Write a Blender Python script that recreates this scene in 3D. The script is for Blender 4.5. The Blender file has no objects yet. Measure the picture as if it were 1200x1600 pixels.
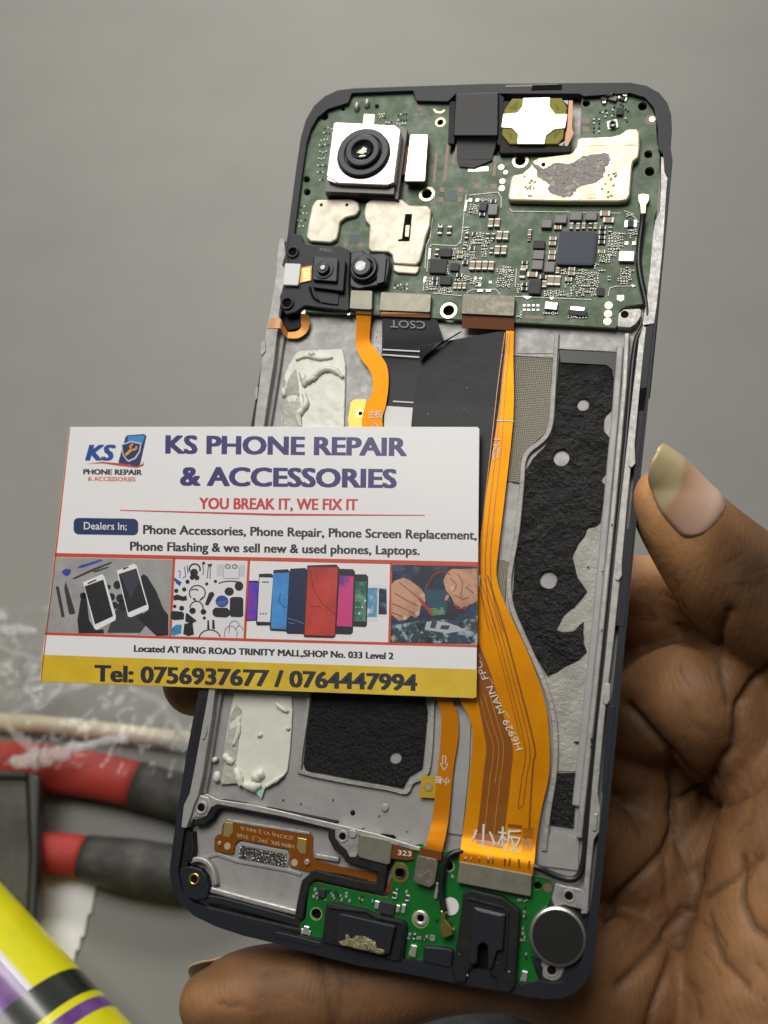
import bpy, bmesh, math, random
import numpy as np
from mathutils import Matrix, Vector

random.seed(7)
rng = np.random.default_rng(7)
S = bpy.context.scene
COL = S.collection

# ------------------------------------------------------------------ camera
CAM_H = 0.33
PITCH = math.radians(55)
F = 1500.0                                   # focal length in photo pixels (photo 1200 x 1600)
RT = np.array([1.0, 0, 0])
FW = np.array([0, math.cos(PITCH), -math.sin(PITCH)])
DN = np.array([0, -math.sin(PITCH), -math.cos(PITCH)])
CPOS = np.array([0, 0, CAM_H])
cam_data = bpy.data.cameras.new('camera')
cam = bpy.data.objects.new('camera', cam_data)
COL.objects.link(cam)
cam.matrix_world = Matrix([[*(RT[i], -DN[i], -FW[i], CPOS[i])] for i in range(3)] + [[0, 0, 0, 1]])
cam_data.sensor_fit = 'VERTICAL'
cam_data.sensor_height = 24
cam_data.lens = 24 * F / 1600
cam_data.clip_start = 0.005
cam_data.clip_end = 60
cam_data.dof.use_dof = True
cam_data.dof.focus_distance = 0.183
cam_data.dof.aperture_fstop = 11
S.camera = cam

# ------------------------------------------------------------------ light
S.view_settings.view_transform = 'Standard'
S.view_settings.look = 'None'
S.view_settings.exposure = 0
S.view_settings.gamma = 1
W = bpy.data.worlds.new('World')
S.world = W
W.use_nodes = True
wn = W.node_tree
bg = wn.nodes['Background']
tc = wn.nodes.new('ShaderNodeTexCoord')
sx = wn.nodes.new('ShaderNodeSeparateXYZ')
wn.links.new(tc.outputs['Generated'], sx.inputs[0])
cr = wn.nodes.new('ShaderNodeValToRGB')
mr = wn.nodes.new('ShaderNodeMapRange')
mr.inputs[1].default_value = -1
mr.inputs[2].default_value = 1
wn.links.new(sx.outputs['Y'], mr.inputs[0])
wn.links.new(mr.outputs[0], cr.inputs[0])
cr.color_ramp.elements[0].position = 0.25
cr.color_ramp.elements[0].color = (0.035, 0.033, 0.03, 1)
cr.color_ramp.elements[1].position = 0.8
cr.color_ramp.elements[1].color = (0.34, 0.335, 0.32, 1)
wn.links.new(cr.outputs[0], bg.inputs[0])
bg.inputs[1].default_value = 0.75

def area(name, loc, target, size, size_y, power, col):
    l = bpy.data.lights.new(name, 'AREA')
    l.shape = 'RECTANGLE'
    l.size = size
    l.size_y = size_y
    l.energy = power
    l.color = col
    o = bpy.data.objects.new(name, l)
    COL.objects.link(o)
    o.location = loc
    o.rotation_euler = (Vector(target) - Vector(loc)).to_track_quat('-Z', 'Y').to_euler()
    return o
area('bench_lamp', (-0.15, 0.25, 0.75), (0.0, 0.14, 0.18), 0.42, 0.30, 3.0, (1.0, 0.97, 0.92))
area('far_desk_fill', (-0.02, 1.2, 0.75), (0.0, 0.85, 0.0), 0.7, 0.3, 9.5, (1.0, 0.96, 0.89))  # added fill light to brighten the far part of the desk

# ------------------------------------------------------------------ projections
PA = np.array([0.9645348227686318, 0.09128218491444298, -0.2476694135010005])
PB = np.array([0.14328424451041635, -0.9690885391371443, 0.200840804091486])
PN = np.array([-0.22168040270119346, -0.22920507418091973, -0.9477989412464839])
PT = np.array([-0.04034479113005904, 0.07387078988967623, 0.175330350928581])
CW = np.stack([RT, DN, FW], 1)               # camera axes -> world

def ray(px, py):
    return np.array([(px - 600) / F, (py - 800) / F, 1.0])
def P(px, py, h=0.0):
    """photo pixel -> point of the phone's own plane, h mm above its rim"""
    h = h / 1000
    d = ray(px, py)
    M = np.stack([PA, PB, -d], 1)
    x, y, s = np.linalg.solve(M, -(PT + h * PN))
    return np.array([x, y, h])
def WP(px, py, d):
    """photo pixel at depth d (mm) -> world"""
    return CPOS + CW @ (ray(px, py) * d / 1000)
def D(px, py, z=0.0):
    """photo pixel -> world point z metres over the desk"""
    v = CW @ ray(px, py)
    return CPOS + v * ((z - CAM_H) / v[2])
def to_px(w):
    c = (np.asarray(w) - CPOS) @ CW
    return c[:, :2] / c[:, 2:3] * F + np.array([600, 800]), c[:, 2]
Rm = np.stack([CW @ PA, CW @ PB, CW @ PN], 1)
PHM = Matrix([[*Rm[i], (CPOS + CW @ PT)[i]] for i in range(3)] + [[0, 0, 0, 1]])
PHI = np.array(PHM.inverted())

# ------------------------------------------------------------------ materials
MATS = {}
def mat(name, col, rough=0.5, metal=0.0, bump=None, var=None, coat=0.0, spec=0.5, sss=None, rvar=None, alpha=None):
    """bump=(scale, strength, distance m, kind) var=(colour2, scale, lo, hi, kind)"""
    if name in MATS:
        return MATS[name]
    m = bpy.data.materials.new(name)
    m.use_nodes = True
    nt = m.node_tree
    b = nt.nodes['Principled BSDF']
    b.inputs['Base Color'].default_value = (*col, 1)
    b.inputs['Roughness'].default_value = rough
    b.inputs['Metallic'].default_value = metal
    b.inputs['Specular IOR Level'].default_value = spec
    if coat:
        b.inputs['Coat Weight'].default_value = coat
        b.inputs['Coat Roughness'].default_value = 0.12
    if sss:
        b.inputs['Subsurface Weight'].default_value = sss[0]
        b.inputs['Subsurface Radius'].default_value = (1.0, 0.35, 0.2)
        b.inputs['Subsurface Scale'].default_value = sss[1]
    t = nt.nodes.new('ShaderNodeTexCoord')
    def tex(kind, scale):
        if kind.startswith('vor'):
            n = nt.nodes.new('ShaderNodeTexVoronoi')
            n.inputs['Scale'].default_value = scale
            if kind == 'vore':
                n.feature = 'DISTANCE_TO_EDGE'
            nt.links.new(t.outputs['Object'], n.inputs['Vector'])
            return n.outputs['Distance']
        if kind == 'weave':
            r = []
            for dirn in ('X', 'Y'):
                n = nt.nodes.new('ShaderNodeTexWave')
                n.bands_direction = dirn
                n.inputs['Scale'].default_value = scale
                nt.links.new(t.outputs['Object'], n.inputs['Vector'])
                r.append(n.outputs['Fac'])
            mm = nt.nodes.new('ShaderNodeMath')
            mm.operation = 'MULTIPLY'
            nt.links.new(r[0], mm.inputs[0])
            nt.links.new(r[1], mm.inputs[1])
            return mm.outputs[0]
        if kind.startswith('wav'):
            n = nt.nodes.new('ShaderNodeTexWave')
            n.bands_direction = kind[-1]
            n.inputs['Scale'].default_value = scale
            n.inputs['Distortion'].default_value = 2.0
            nt.links.new(t.outputs['Object'], n.inputs['Vector'])
            return n.outputs['Fac']
        n = nt.nodes.new('ShaderNodeTexNoise')
        n.inputs['Scale'].default_value = scale
        n.inputs['Detail'].default_value = 6
        n.inputs['Roughness'].default_value = 0.65
        nt.links.new(t.outputs['Object'], n.inputs['Vector'])
        return n.outputs['Fac']
    if var:
        mixes = var if isinstance(var, list) else [var]
        prev = None
        for (c2, sc, lo, hi, kind) in mixes:
            mp = nt.nodes.new('ShaderNodeMapRange')
            mp.inputs[1].default_value = lo
            mp.inputs[2].default_value = hi
            nt.links.new(tex(kind, sc), mp.inputs[0])
            mx = nt.nodes.new('ShaderNodeMix')
            mx.data_type = 'RGBA'
            nt.links.new(mp.outputs[0], mx.inputs[0])
            if prev is None:
                mx.inputs[6].default_value = (*col, 1)
            else:
                nt.links.new(prev, mx.inputs[6])
            mx.inputs[7].default_value = (*c2, 1)
            prev = mx.outputs[2]
        nt.links.new(prev, b.inputs['Base Color'])
    if rvar:
        mp = nt.nodes.new('ShaderNodeMapRange')
        mp.inputs[1].default_value = 0.35
        mp.inputs[2].default_value = 0.65
        mp.inputs[3].default_value = rvar[1]
        mp.inputs[4].default_value = rvar[2]
        nt.links.new(tex('noise', rvar[0]), mp.inputs[0])
        nt.links.new(mp.outputs[0], b.inputs['Roughness'])
    if bump:
        bl = bump if isinstance(bump, list) else [bump]
        pv = None
        for (sc, st, dist, kind) in bl:
            bn = nt.nodes.new('ShaderNodeBump')
            bn.inputs['Strength'].default_value = st
            bn.inputs['Distance'].default_value = dist
            nt.links.new(tex(kind, sc), bn.inputs['Height'])
            if pv is not None:
                nt.links.new(pv, bn.inputs['Normal'])
            pv = bn.outputs['Normal']
        nt.links.new(pv, b.inputs['Normal'])
        if coat:
            nt.links.new(pv, b.inputs['Coat Normal'])
    if alpha is not None:
        b.inputs['Alpha'].default_value = alpha
    MATS[name] = m
    return m

def srgb(r, g, b):
    f = lambda c: (c / 255 / 12.92) if c / 255 <= 0.04045 else ((c / 255 + 0.055) / 1.055) ** 2.4
    return (f(r), f(g), f(b))

PLASTIC = mat('black_plastic', (0.016, 0.018, 0.024), 0.48, spec=0.32, bump=(6000, 0.15, 0.00003, 'noise'))
GASKET = mat('black_rubber', (0.012, 0.012, 0.013), 0.6, spec=0.28, bump=(3000, 0.3, 0.00005, 'noise'), var=((0.024, 0.024, 0.023), 900, 0.5, 0.75, 'noise'))
ALLOY = mat('cast_alloy', (0.41, 0.40, 0.39), 0.52, 0.35, bump=[(900, 0.2, 0.0001, 'noise'), (9000, 0.3, 0.00004, 'noise')], rvar=(400, 0.46, 0.65), var=((0.36, 0.35, 0.342), 190, 0.42, 0.66, 'noise'))
ALLOY_B = mat('bare_alloy', (0.46, 0.45, 0.43), 0.45, 0.5, bump=[(1500, 0.4, 0.0001, 'noise')], rvar=(800, 0.36, 0.58), var=((0.34, 0.33, 0.315), 500, 0.45, 0.7, 'noise'))
ADHESIVE_SURF = mat('rough_plate', (0.44, 0.43, 0.39), 0.5, 0.35, bump=(1400, 0.8, 0.0002, 'noise'), var=((0.30, 0.29, 0.26), 300, 0.4, 0.7, 'noise'))
PCB = mat('green_circuit_board', (0.068, 0.125, 0.055), 0.46, bump=[(5000, 0.3, 0.00003, 'noise'), (700, 0.15, 0.0001, 'noise')], var=[((0.095, 0.155, 0.085), 170, 0.42, 0.68, 'noise'), ((0.045, 0.088, 0.037), 900, 0.5, 0.75, 'noise')], rvar=(350, 0.36, 0.6))
PCB_T = mat('circuit_traces', (0.10, 0.14, 0.085), 0.45)
PCB_R = mat('red_brown_pad', (0.22, 0.12, 0.085), 0.4)
PCB2 = mat('bright_green_board', (0.004, 0.155, 0.022), 0.35, bump=[(4000, 0.15, 0.00003, 'noise')], coat=0.2, var=((0.004, 0.10, 0.016), 260, 0.45, 0.7, 'noise'))
PCB_EDGE = mat('board_edge', (0.33, 0.40, 0.16), 0.5)
SHIELD = mat('nickel_silver', (0.66, 0.60, 0.49), 0.5, 0.35, bump=(600, 0.12, 0.0001, 'noise'), rvar=(300, 0.4, 0.55), var=((0.56, 0.51, 0.41), 220, 0.45, 0.7, 'noise'))
SHIELD_G = mat('gold_foil_shield', (0.66, 0.58, 0.39), 0.42, 0.45, bump=[(500, 0.3, 0.0002, 'noise'), (3000, 0.3, 0.00006, 'noise')], rvar=(300, 0.25, 0.5), var=((0.66, 0.58, 0.36), 330, 0.45, 0.7, 'noise'))
RESIDUE = mat('grey_residue', (0.36, 0.32, 0.31), 0.6, 0.15, bump=(2200, 1.0, 0.0003, 'noise'), var=[((0.60, 0.56, 0.42), 900, 0.55, 0.62, 'noise'), ((0.2, 0.175, 0.17), 1300, 0.5, 0.7, 'noise')])
CONN = mat('connector_stiffener', (0.26, 0.245, 0.19), 0.45, 0.45, bump=(2600, 0.3, 0.00004, 'noise'), var=((0.20, 0.19, 0.15), 500, 0.4, 0.7, 'noise'))
CONN_D = mat('dark_stiffener', (0.17, 0.155, 0.12), 0.48, 0.45, bump=(2600, 0.4, 0.00005, 'noise'), var=((0.30, 0.28, 0.22), 800, 0.5, 0.7, 'noise'))
WHITE_M = mat('white_metal_plate', (0.86, 0.84, 0.81), 0.36, 0.55, bump=(400, 0.1, 0.0001, 'noise'))
CAN = mat('silver_can', (0.92, 0.89, 0.84), 0.3, 0.8, rvar=(300, 0.22, 0.36))
DARK_M = mat('dark_steel', (0.07, 0.065, 0.06), 0.35, 0.7)
LENSB = mat('lens_barrel_black', (0.009, 0.011, 0.020), 0.34, spec=0.35)
LENSR = mat('lens_ring_satin', (0.020, 0.024, 0.038), 0.38, spec=0.35)
GLASS = mat('lens_glass', (0.010, 0.016, 0.012), 0.05, coat=1.0, spec=0.8)
GLASS_G = mat('painted_glint', (0.28, 0.33, 0.22), 0.12, 0.5)  # pale colour for reflections painted on the lens glass
GOLD = mat('gold_pad', (0.88, 0.70, 0.28), 0.3, 0.85)
GOLDP = mat('pale_gold_pad', (0.88, 0.78, 0.48), 0.35, 0.6)
BRASS = mat('brass', (0.75, 0.55, 0.16), 0.28, 0.95)
COPPER = mat('copper_flex', (0.55, 0.24, 0.05), 0.4, 0.5)
HOLE = mat('dark_hole', (0.006, 0.006, 0.006), 0.8, spec=0.1)
FLEX = mat('orange_flex', (0.74, 0.285, 0.004), 0.38, 0.4, spec=0.1, bump=(700, 0.08, 0.0001, 'noise'), var=((0.64, 0.225, 0.004), 130, 0.4, 0.7, 'noise'))
FLEX_N = mat('amber_flex', (0.62, 0.21, 0.005), 0.38, 0.4, spec=0.1, bump=(700, 0.08, 0.0001, 'noise'))
FLEX_D = mat('flex_dark_trace', (0.27, 0.085, 0.008), 0.32, 0.25, coat=0.35)
FLEX_M = mat('flex_mid_trace', (0.30, 0.092, 0.006), 0.32, 0.3, coat=0.35)
FLEX_B = mat('brown_flex', (0.17, 0.048, 0.008), 0.45, spec=0.2, bump=(1500, 0.2, 0.0001, 'noise'))
FLEX_Y = mat('yellow_flex_tab', (0.66, 0.43, 0.03), 0.35, 0.35, coat=0.3)
TAPE = mat('black_tape', (0.013, 0.014, 0.018), 0.46, spec=0.32, bump=[(70, 0.2, 0.0008, 'noise'), (3000, 0.10, 0.00004, 'noise')])
BLKFLEX = mat('black_flex_cover', (0.012, 0.013, 0.017), 0.45, spec=0.3, bump=(2600, 0.15, 0.00004, 'noise'))
GRAPH = mat('black_graphite_film', (0.0035, 0.0035, 0.004), 0.42, 0.0, spec=0.15, coat=0.55, bump=[(330, 0.6, 0.0006, 'noise'), (1300, 1.0, 0.0006, 'noise'), (4200, 0.6, 0.00012, 'noise')], rvar=(1100, 0.3, 0.6))
GRAPH_F = mat('smooth_black_film', (0.014, 0.014, 0.014), 0.4, bump=(2500, 0.3, 0.00006, 'noise'))
MESHP = mat('grey_conductive_fabric', (0.33, 0.31, 0.25), 0.55, 0.35, bump=(900, 0.7, 0.0002, 'weave'), var=((0.19, 0.18, 0.14), 900, 0.2, 0.75, 'weave'))
DOTP = mat('speckled_mesh', (0.42, 0.41, 0.39), 0.4, 0.5, bump=(2600, 1.0, 0.0002, 'vor'), var=((0.07, 0.065, 0.06), 2300, 0.25, 0.45, 'vor'))
GLUE = mat('cream_glue_film', (0.84, 0.84, 0.74), 0.36, bump=[(220, 0.18, 0.0006, 'noise')], coat=0.2, var=((0.76, 0.77, 0.66), 200, 0.4, 0.7, 'noise'))
GLUE_T = mat('translucent_glue', (0.52, 0.52, 0.45), 0.34, bump=(1100, 0.7, 0.0004, 'noise'))
GLUE_G = mat('mint_film', (0.42, 0.66, 0.55), 0.4)
COMP_K = mat('chip_black', (0.030, 0.031, 0.036), 0.5, spec=0.3, bump=(4000, 0.15, 0.00003, 'noise'))
COMP_B = mat('chip_bluegrey', (0.046, 0.052, 0.082), 0.5, spec=0.3, bump=(5000, 0.15, 0.00003, 'noise'))
COMP_G = mat('inductor_grey', (0.17, 0.16, 0.155), 0.45, 0.1, bump=(4000, 0.3, 0.00004, 'noise'))
COMP_T = mat('capacitor_tan', (0.36, 0.27, 0.15), 0.42)
COMP_O = mat('capacitor_brown', (0.17, 0.13, 0.09), 0.42)
TIN = mat('solder_tin', (0.50, 0.49, 0.45), 0.42, 0.45)
TIN_W = mat('bright_solder', (0.74, 0.74, 0.70), 0.35, 0.55)
SILK = mat('white_silkscreen', (0.78, 0.78, 0.72), 0.5)
SILK_D = mat('dim_silkscreen', (0.30, 0.30, 0.30), 0.5)
CABLE = mat('black_coax', (0.012, 0.012, 0.015), 0.34)
WSTICK = mat('white_sticker', (0.84, 0.84, 0.82), 0.5)

# ------------------------------------------------------------------ mesh helpers
def link(o, parent=None):
    COL.objects.link(o)
    if parent is not None:
        o.parent = parent
    return o
def obj(name, verts, faces, mats, parent=None, smooth=False, fm=None):
    me = bpy.data.meshes.new(name)
    me.from_pydata([tuple(v) for v in verts], [], faces)
    for m in (mats if isinstance(mats, (list, tuple)) else [mats]):
        me.materials.append(m)
    if fm is not None:
        me.polygons.foreach_set('material_index', fm)
    if smooth:
        me.polygons.foreach_set('use_smooth', [True] * len(me.polygons))
    me.update()
    return link(bpy.data.objects.new(name, me), parent)
def from_bm(name, bm, mats, parent=None, smooth=False):
    me = bpy.data.meshes.new(name)
    bm.normal_update()
    bm.to_mesh(me)
    bm.free()
    for m in (mats if isinstance(mats, (list, tuple)) else [mats]):
        me.materials.append(m)
    if smooth:
        me.polygons.foreach_set('use_smooth', [True] * len(me.polygons))
    return link(bpy.data.objects.new(name, me), parent)
def bevel(o, w, seg=2):
    b = o.modifiers.new('Bevel', 'BEVEL')
    b.width = w / 1000
    b.segments = seg
    b.limit_method = 'ANGLE'
    b.angle_limit = math.radians(35)
    return o
def rounded(pts, r, n=5):
    """round a closed 2-D outline; r in mm, one value or one per corner"""
    out = []
    k = len(pts)
    for i in range(k):
        a, b, c = (np.array(pts[(i + j) % k][:2], float) for j in (-1, 0, 1))
        rr = (r[i] if isinstance(r, (list, tuple)) else r) / 1000
        u, v = a - b, c - b
        lu, lv = np.linalg.norm(u), np.linalg.norm(v)
        if rr <= 0 or lu < 1e-9 or lv < 1e-9:
            out.append(b)
            continue
        u, v = u / lu, v / lv
        ang = math.acos(max(-1, min(1, float(u @ v))))
        if ang > math.radians(172):
            out.append(b)
            continue
        d = min(rr / math.tan(ang / 2), 0.45 * lu, 0.45 * lv)
        p, q = b + u * d, b + v * d
        for j in range(n + 1):
            t = j / n
            out.append((1 - t) ** 2 * p + 2 * t * (1 - t) * b + t * t * q)
    return out
def pxs(pts, h):
    return [P(x, y, h)[:2] for x, y in pts]
def prism2(name, outer, h0, h1, m, parent, holes=(), bev=0.0, top_m=None):
    """outline(s) in the phone plane (m) -> solid between h0 and h1 (mm)"""
    bm = bmesh.new()
    loops = [outer, *holes]
    edges, rings = [], []
    for lp in loops:
        vs = [bm.verts.new((p[0], p[1], h1 / 1000)) for p in lp]
        es = [bm.edges.new((vs[i], vs[(i + 1) % len(vs)])) for i in range(len(vs))]
        edges += es
        rings.append(vs)
    if holes:
        bmesh.ops.triangle_fill(bm, use_beauty=True, use_dissolve=False, edges=edges)
    else:
        bm.faces.new(rings[0])
    bm.normal_update()
    for f in bm.faces:
        if f.normal.z < 0:
            f.normal_flip()
    top = list(bm.faces)
    low = {}
    for vs in rings:
        for v in vs:
            low[v] = bm.verts.new((v.co.x, v.co.y, h0 / 1000))
    for f in top:
        bm.faces.new([low[v] for v in reversed(f.verts)])
    for vs in rings:
        for i in range(len(vs)):
            a, b = vs[i], vs[(i + 1) % len(vs)]
            bm.faces.new((a, b, low[b], low[a]))
    bmesh.ops.recalc_face_normals(bm, faces=list(bm.faces))
    mats = [m] if top_m is None else [m, top_m]
    if top_m is not None:
        for f in bm.faces:
            if f.normal.z > 0.9 and all(v.co.z > (h1 - 1e-4) / 1000 for v in f.verts):
                f.material_index = 1
    o = from_bm(name, bm, mats, parent)
    if bev:
        bevel(o, bev)
    return o
def prism(name, pts, h0, h1, m, parent, r=0.0, holes=(), bev=0.0, top_m=None, hr=0.0):
    o2 = pxs(pts, h1)
    if r:
        o2 = rounded(o2, r)
    hs = []
    for hp in holes:
        q = pxs(hp, h1)
        hs.append(rounded(q, hr) if hr else q)
    return prism2(name, o2, h0, h1, m, parent, hs, bev, top_m)
def circ(px, py, h, r, n=20):
    c = P(px, py, h)
    return [(c[0] + r / 1000 * math.cos(2 * math.pi * i / n), c[1] + r / 1000 * math.sin(2 * math.pi * i / n)) for i in range(n)]
def disc(name, px, py, h0, h1, r, m, parent, bev=0.0, n=24, top_m=None):
    return prism2(name, circ(px, py, h1, r, n), h0, h1, m, parent, (), bev, top_m)
def ring(name, px, py, h0, h1, r0, r1, m, parent, bev=0.0, n=28):
    return prism2(name, circ(px, py, h1, r1, n), h0, h1, m, parent, [circ(px, py, h1, r0, n)], bev)
def band(name, pts, w, h0, h1, m, parent, bev=0.0, closed=False):
    """raised strip of width w mm along a pixel path"""
    q = [P(x, y, h1)[:2] for x, y in pts]
    n = len(q)
    L, R = [], []
    for i in range(n):
        a = q[i - 1] if (i or closed) else q[i]
        b = q[(i + 1) % n] if (i < n - 1 or closed) else q[i]
        u, v = q[i] - a, b - q[i]
        u = u / np.linalg.norm(u) if np.linalg.norm(u) > 1e-9 else v / np.linalg.norm(v)
        v = v / np.linalg.norm(v) if np.linalg.norm(v) > 1e-9 else u
        t = u + v
        t /= np.linalg.norm(t)
        nn = np.array([-t[1], t[0]])
        k = w / 2000 / max(0.5, float(nn @ np.array([-u[1], u[0]])))
        L.append(q[i] + nn * k)
        R.append(q[i] - nn * k)
    verts, faces = [], []
    for i in range(n):
        for p in (L[i], R[i]):
            verts += [(p[0], p[1], h1 / 1000), (p[0], p[1], h0 / 1000)]
    for i in range(n if closed else n - 1):
        a, b = 4 * i, 4 * ((i + 1) % n)
        faces += [(a, a + 2, b + 2, b), (a + 1, b + 1, b + 3, a + 3), (a, b, b + 1, a + 1), (a + 2, a + 3, b + 3, b + 2)]
    if not closed:
        faces += [(0, 1, 3, 2), (4 * n - 4, 4 * n - 2, 4 * n - 1, 4 * n - 3)]
    bm = bmesh.new()
    bv = [bm.verts.new(v) for v in verts]
    for f in faces:
        bm.faces.new([bv[i] for i in f])
    bmesh.ops.recalc_face_normals(bm, faces=list(bm.faces))
    o = from_bm(name, bm, m, parent)
    if bev:
        bevel(o, bev)
    return o
def smooth_path(pts, sub=6):
    pts = [np.array(p, float) for p in pts]
    out = []
    for i in range(len(pts) - 1):
        p0, p1, p2, p3 = pts[max(i - 1, 0)], pts[i], pts[i + 1], pts[min(i + 2, len(pts) - 1)]
        for j in range(sub):
            t = j / sub
            out.append(0.5 * ((2 * p1) + (-p0 + p2) * t + (2 * p0 - 5 * p1 + 4 * p2 - p3) * t * t + (-p0 + 3 * p1 - 3 * p2 + p3) * t ** 3))
    out.append(pts[-1])
    return out
def tube(name, pts, radii, m, parent=None, n=10, caps=True, fm=None, flat=1.0, up=None):
    """tube along 3-D points"""
    pts = [np.array(p, float) for p in pts]
    if not hasattr(radii, '__len__'):
        radii = [radii] * len(pts)
    verts, faces, fmi = [], [], []
    ref = np.array([0, 0, 1.0]) if up is None else np.array(up)
    for i, p in enumerate(pts):
        t = pts[min(i + 1, len(pts) - 1)] - pts[max(i - 1, 0)]
        t /= np.linalg.norm(t)
        s = np.cross(t, ref)
        s = s / np.linalg.norm(s) if np.linalg.norm(s) > 1e-6 else np.array([1.0, 0, 0])
        u = np.cross(s, t)
        for k in range(n):
            a = 2 * math.pi * k / n
            verts.append(p + radii[i] * (math.cos(a) * s + flat * math.sin(a) * u))
    for i in range(len(pts) - 1):
        for k in range(n):
            a, b = i * n + k, i * n + (k + 1) % n
            faces.append((a, b, b + n, a + n))
            fmi.append(fm[i] if fm else 0)
    if caps:
        faces.append(tuple(reversed(range(n))))
        faces.append(tuple(range((len(pts) - 1) * n, len(pts) * n)))
        fmi += [fm[0] if fm else 0, fm[-1] if fm else 0]
    return obj(name, verts, faces, m, parent, True, fmi)
def ribbon(name, rows, m, parent, thick=0.12, cross=1, sub=5):
    """flexible film: rows of (left px, right px, height mm)"""
    a = [np.array([*l, *r, h], float) for l, r, h in rows]
    a = smooth_path(a, sub)
    verts, faces = [], []
    for q in a:
        l, r = P(q[0], q[1], q[4]), P(q[2], q[3], q[4])
        for k in range(cross + 1):
            verts.append(l + (r - l) * k / cross)
    w = cross + 1
    n0 = len(verts)
    for v in list(verts):
        verts.append(v - np.array([0, 0, thick / 1000]))
    for i in range(len(a) - 1):
        for k in range(cross):
            v = i * w + k
            faces.append((v, v + w, v + w + 1, v + 1))
            v += n0
            faces.append((v, v + 1, v + w + 1, v + w))
    rim = [i * w for i in range(len(a))] + [(len(a) - 1) * w + k for k in range(1, w)] + [i * w + cross for i in range(len(a) - 2, -1, -1)] + [k for k in range(cross - 1, 0, -1)]
    n1 = len(verts)
    verts += [verts[i] for i in rim] + [verts[i + n0] for i in rim]
    m_ = len(rim)
    for i in range(m_):
        b_ = (i + 1) % m_
        faces.append((n1 + i, n1 + m_ + i, n1 + m_ + b_, n1 + b_))
    return obj(name, verts, faces, m, parent, True)
def sheet(name, polys, h, m, parent):
    """thin printed pieces: list of pixel outlines, all at one height"""
    verts, faces = [], []
    for p in polys:
        k = len(verts)
        verts += [P(x, y, h) for x, y in p]
        f = list(range(k, len(verts)))
        a = sum(verts[f[i]][0] * verts[f[(i + 1) % len(f)]][1] - verts[f[(i + 1) % len(f)]][0] * verts[f[i]][1] for i in range(len(f)))
        faces.append(f if a > 0 else f[::-1])
    return obj(name, verts, faces, m, parent)
def strokes(name, lines, w, h, m, parent):
    """printed lines of width w px"""
    polys = []
    for ln in lines:
        for (x0, y0), (x1, y1) in zip(ln[:-1], ln[1:]):
            dx, dy = x1 - x0, y1 - y0
            L = math.hypot(dx, dy) or 1
            nx, ny = -dy / L * w / 2, dx / L * w / 2
            polys.append([(x0 + nx, y0 + ny), (x1 + nx, y1 + ny), (x1 - nx, y1 - ny), (x0 - nx, y0 - ny)])
    return sheet(name, polys, h, m, parent)
def text(name, s, p0, p1, up, h, m, parent, fat=0.0, shear=0.0, res=3, bold=0.0):
    """lettering: baseline from pixel p0 to p1, 'up' = pixel vector of the capital height"""
    cu = bpy.data.curves.new('lettering', 'FONT')
    cu.body = s
    cu.size = 1
    cu.offset = fat
    cu.shear = shear
    cu.resolution_u = res
    cu.fill_mode = 'FRONT'
    to = bpy.data.objects.new('lettering', cu)
    COL.objects.link(to)
    dg = bpy.context.evaluated_depsgraph_get()
    me = bpy.data.meshes.new_from_object(to.evaluated_get(dg))
    bpy.data.objects.remove(to)
    n = len(me.vertices)
    co = np.empty(n * 3)
    me.vertices.foreach_get('co', co)
    co = co.reshape(-1, 3)
    x0, x1 = co[:, 0].min(), co[:, 0].max()
    cap = 0.727
    if bold:
        polys = [tuple(f.vertices) for f in me.polygons]
        shifts = [(-bold, -0.4 * bold), (bold, -0.4 * bold), (-bold, 0.4 * bold), (bold, 0.4 * bold), (0, 0)]
        vs, fs, zs = [], [], []
        for k, (ddx, ddy) in enumerate(shifts):
            fs += [tuple(i + k * n for i in f) for f in polys]
            vs += [(x + ddx, y + ddy, 0) for x, y, _ in co]
            zs += [0.0015 * k] * n
        bpy.data.meshes.remove(me)
        me = bpy.data.meshes.new(name)
        me.from_pydata(vs, [], fs)
        co = np.array(vs)
        x0, x1 = co[:, 0].min(), co[:, 0].max()
    else:
        zs = [0.0] * n
    p0, p1, up = np.array(p0, float), np.array(p1, float), np.array(up, float)
    new = []
    for (x, y, _), dz in zip(co, zs):
        q = p0 + (p1 - p0) * (x - x0) / (x1 - x0) + up * (y / cap)
        new.append(P(q[0], q[1], h + dz))
    me.vertices.foreach_set('co', np.array(new).ravel())
    me.materials.clear()
    me.materials.append(m)
    me.name = name
    me.update()
    return link(bpy.data.objects.new(name, me), parent)
def thing(o, label, cat, group=None):
    o['label'] = label
    o['category'] = cat
    if group:
        o['group'] = group
    return o
def empty(name, label, cat, M=None, loc=None, group=None):
    o = bpy.data.objects.new(name, None)
    o.empty_display_size = 0.01
    COL.objects.link(o)
    if M is not None:
        o.matrix_world = M
    if loc is not None:
        o.location = loc
    return thing(o, label, cat, group)
def structure(o):
    o['kind'] = 'structure'
    return o
def origin_to(o, c):
    """move a world-space mesh's origin"""
    c = Vector(c)
    o.data.transform(Matrix.Translation(-c))
    o.location = c
    return o
# ------------------------------------------------------------------ the opened phone
phone = empty('opened_phone', 'opened black phone without its back cover, green board and orange ribbon cables showing', 'phone', PHM)

def T(x0, y0, s):
    return lambda pts: [(x0 + x / s, y0 + y / s) for x, y in pts]

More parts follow.
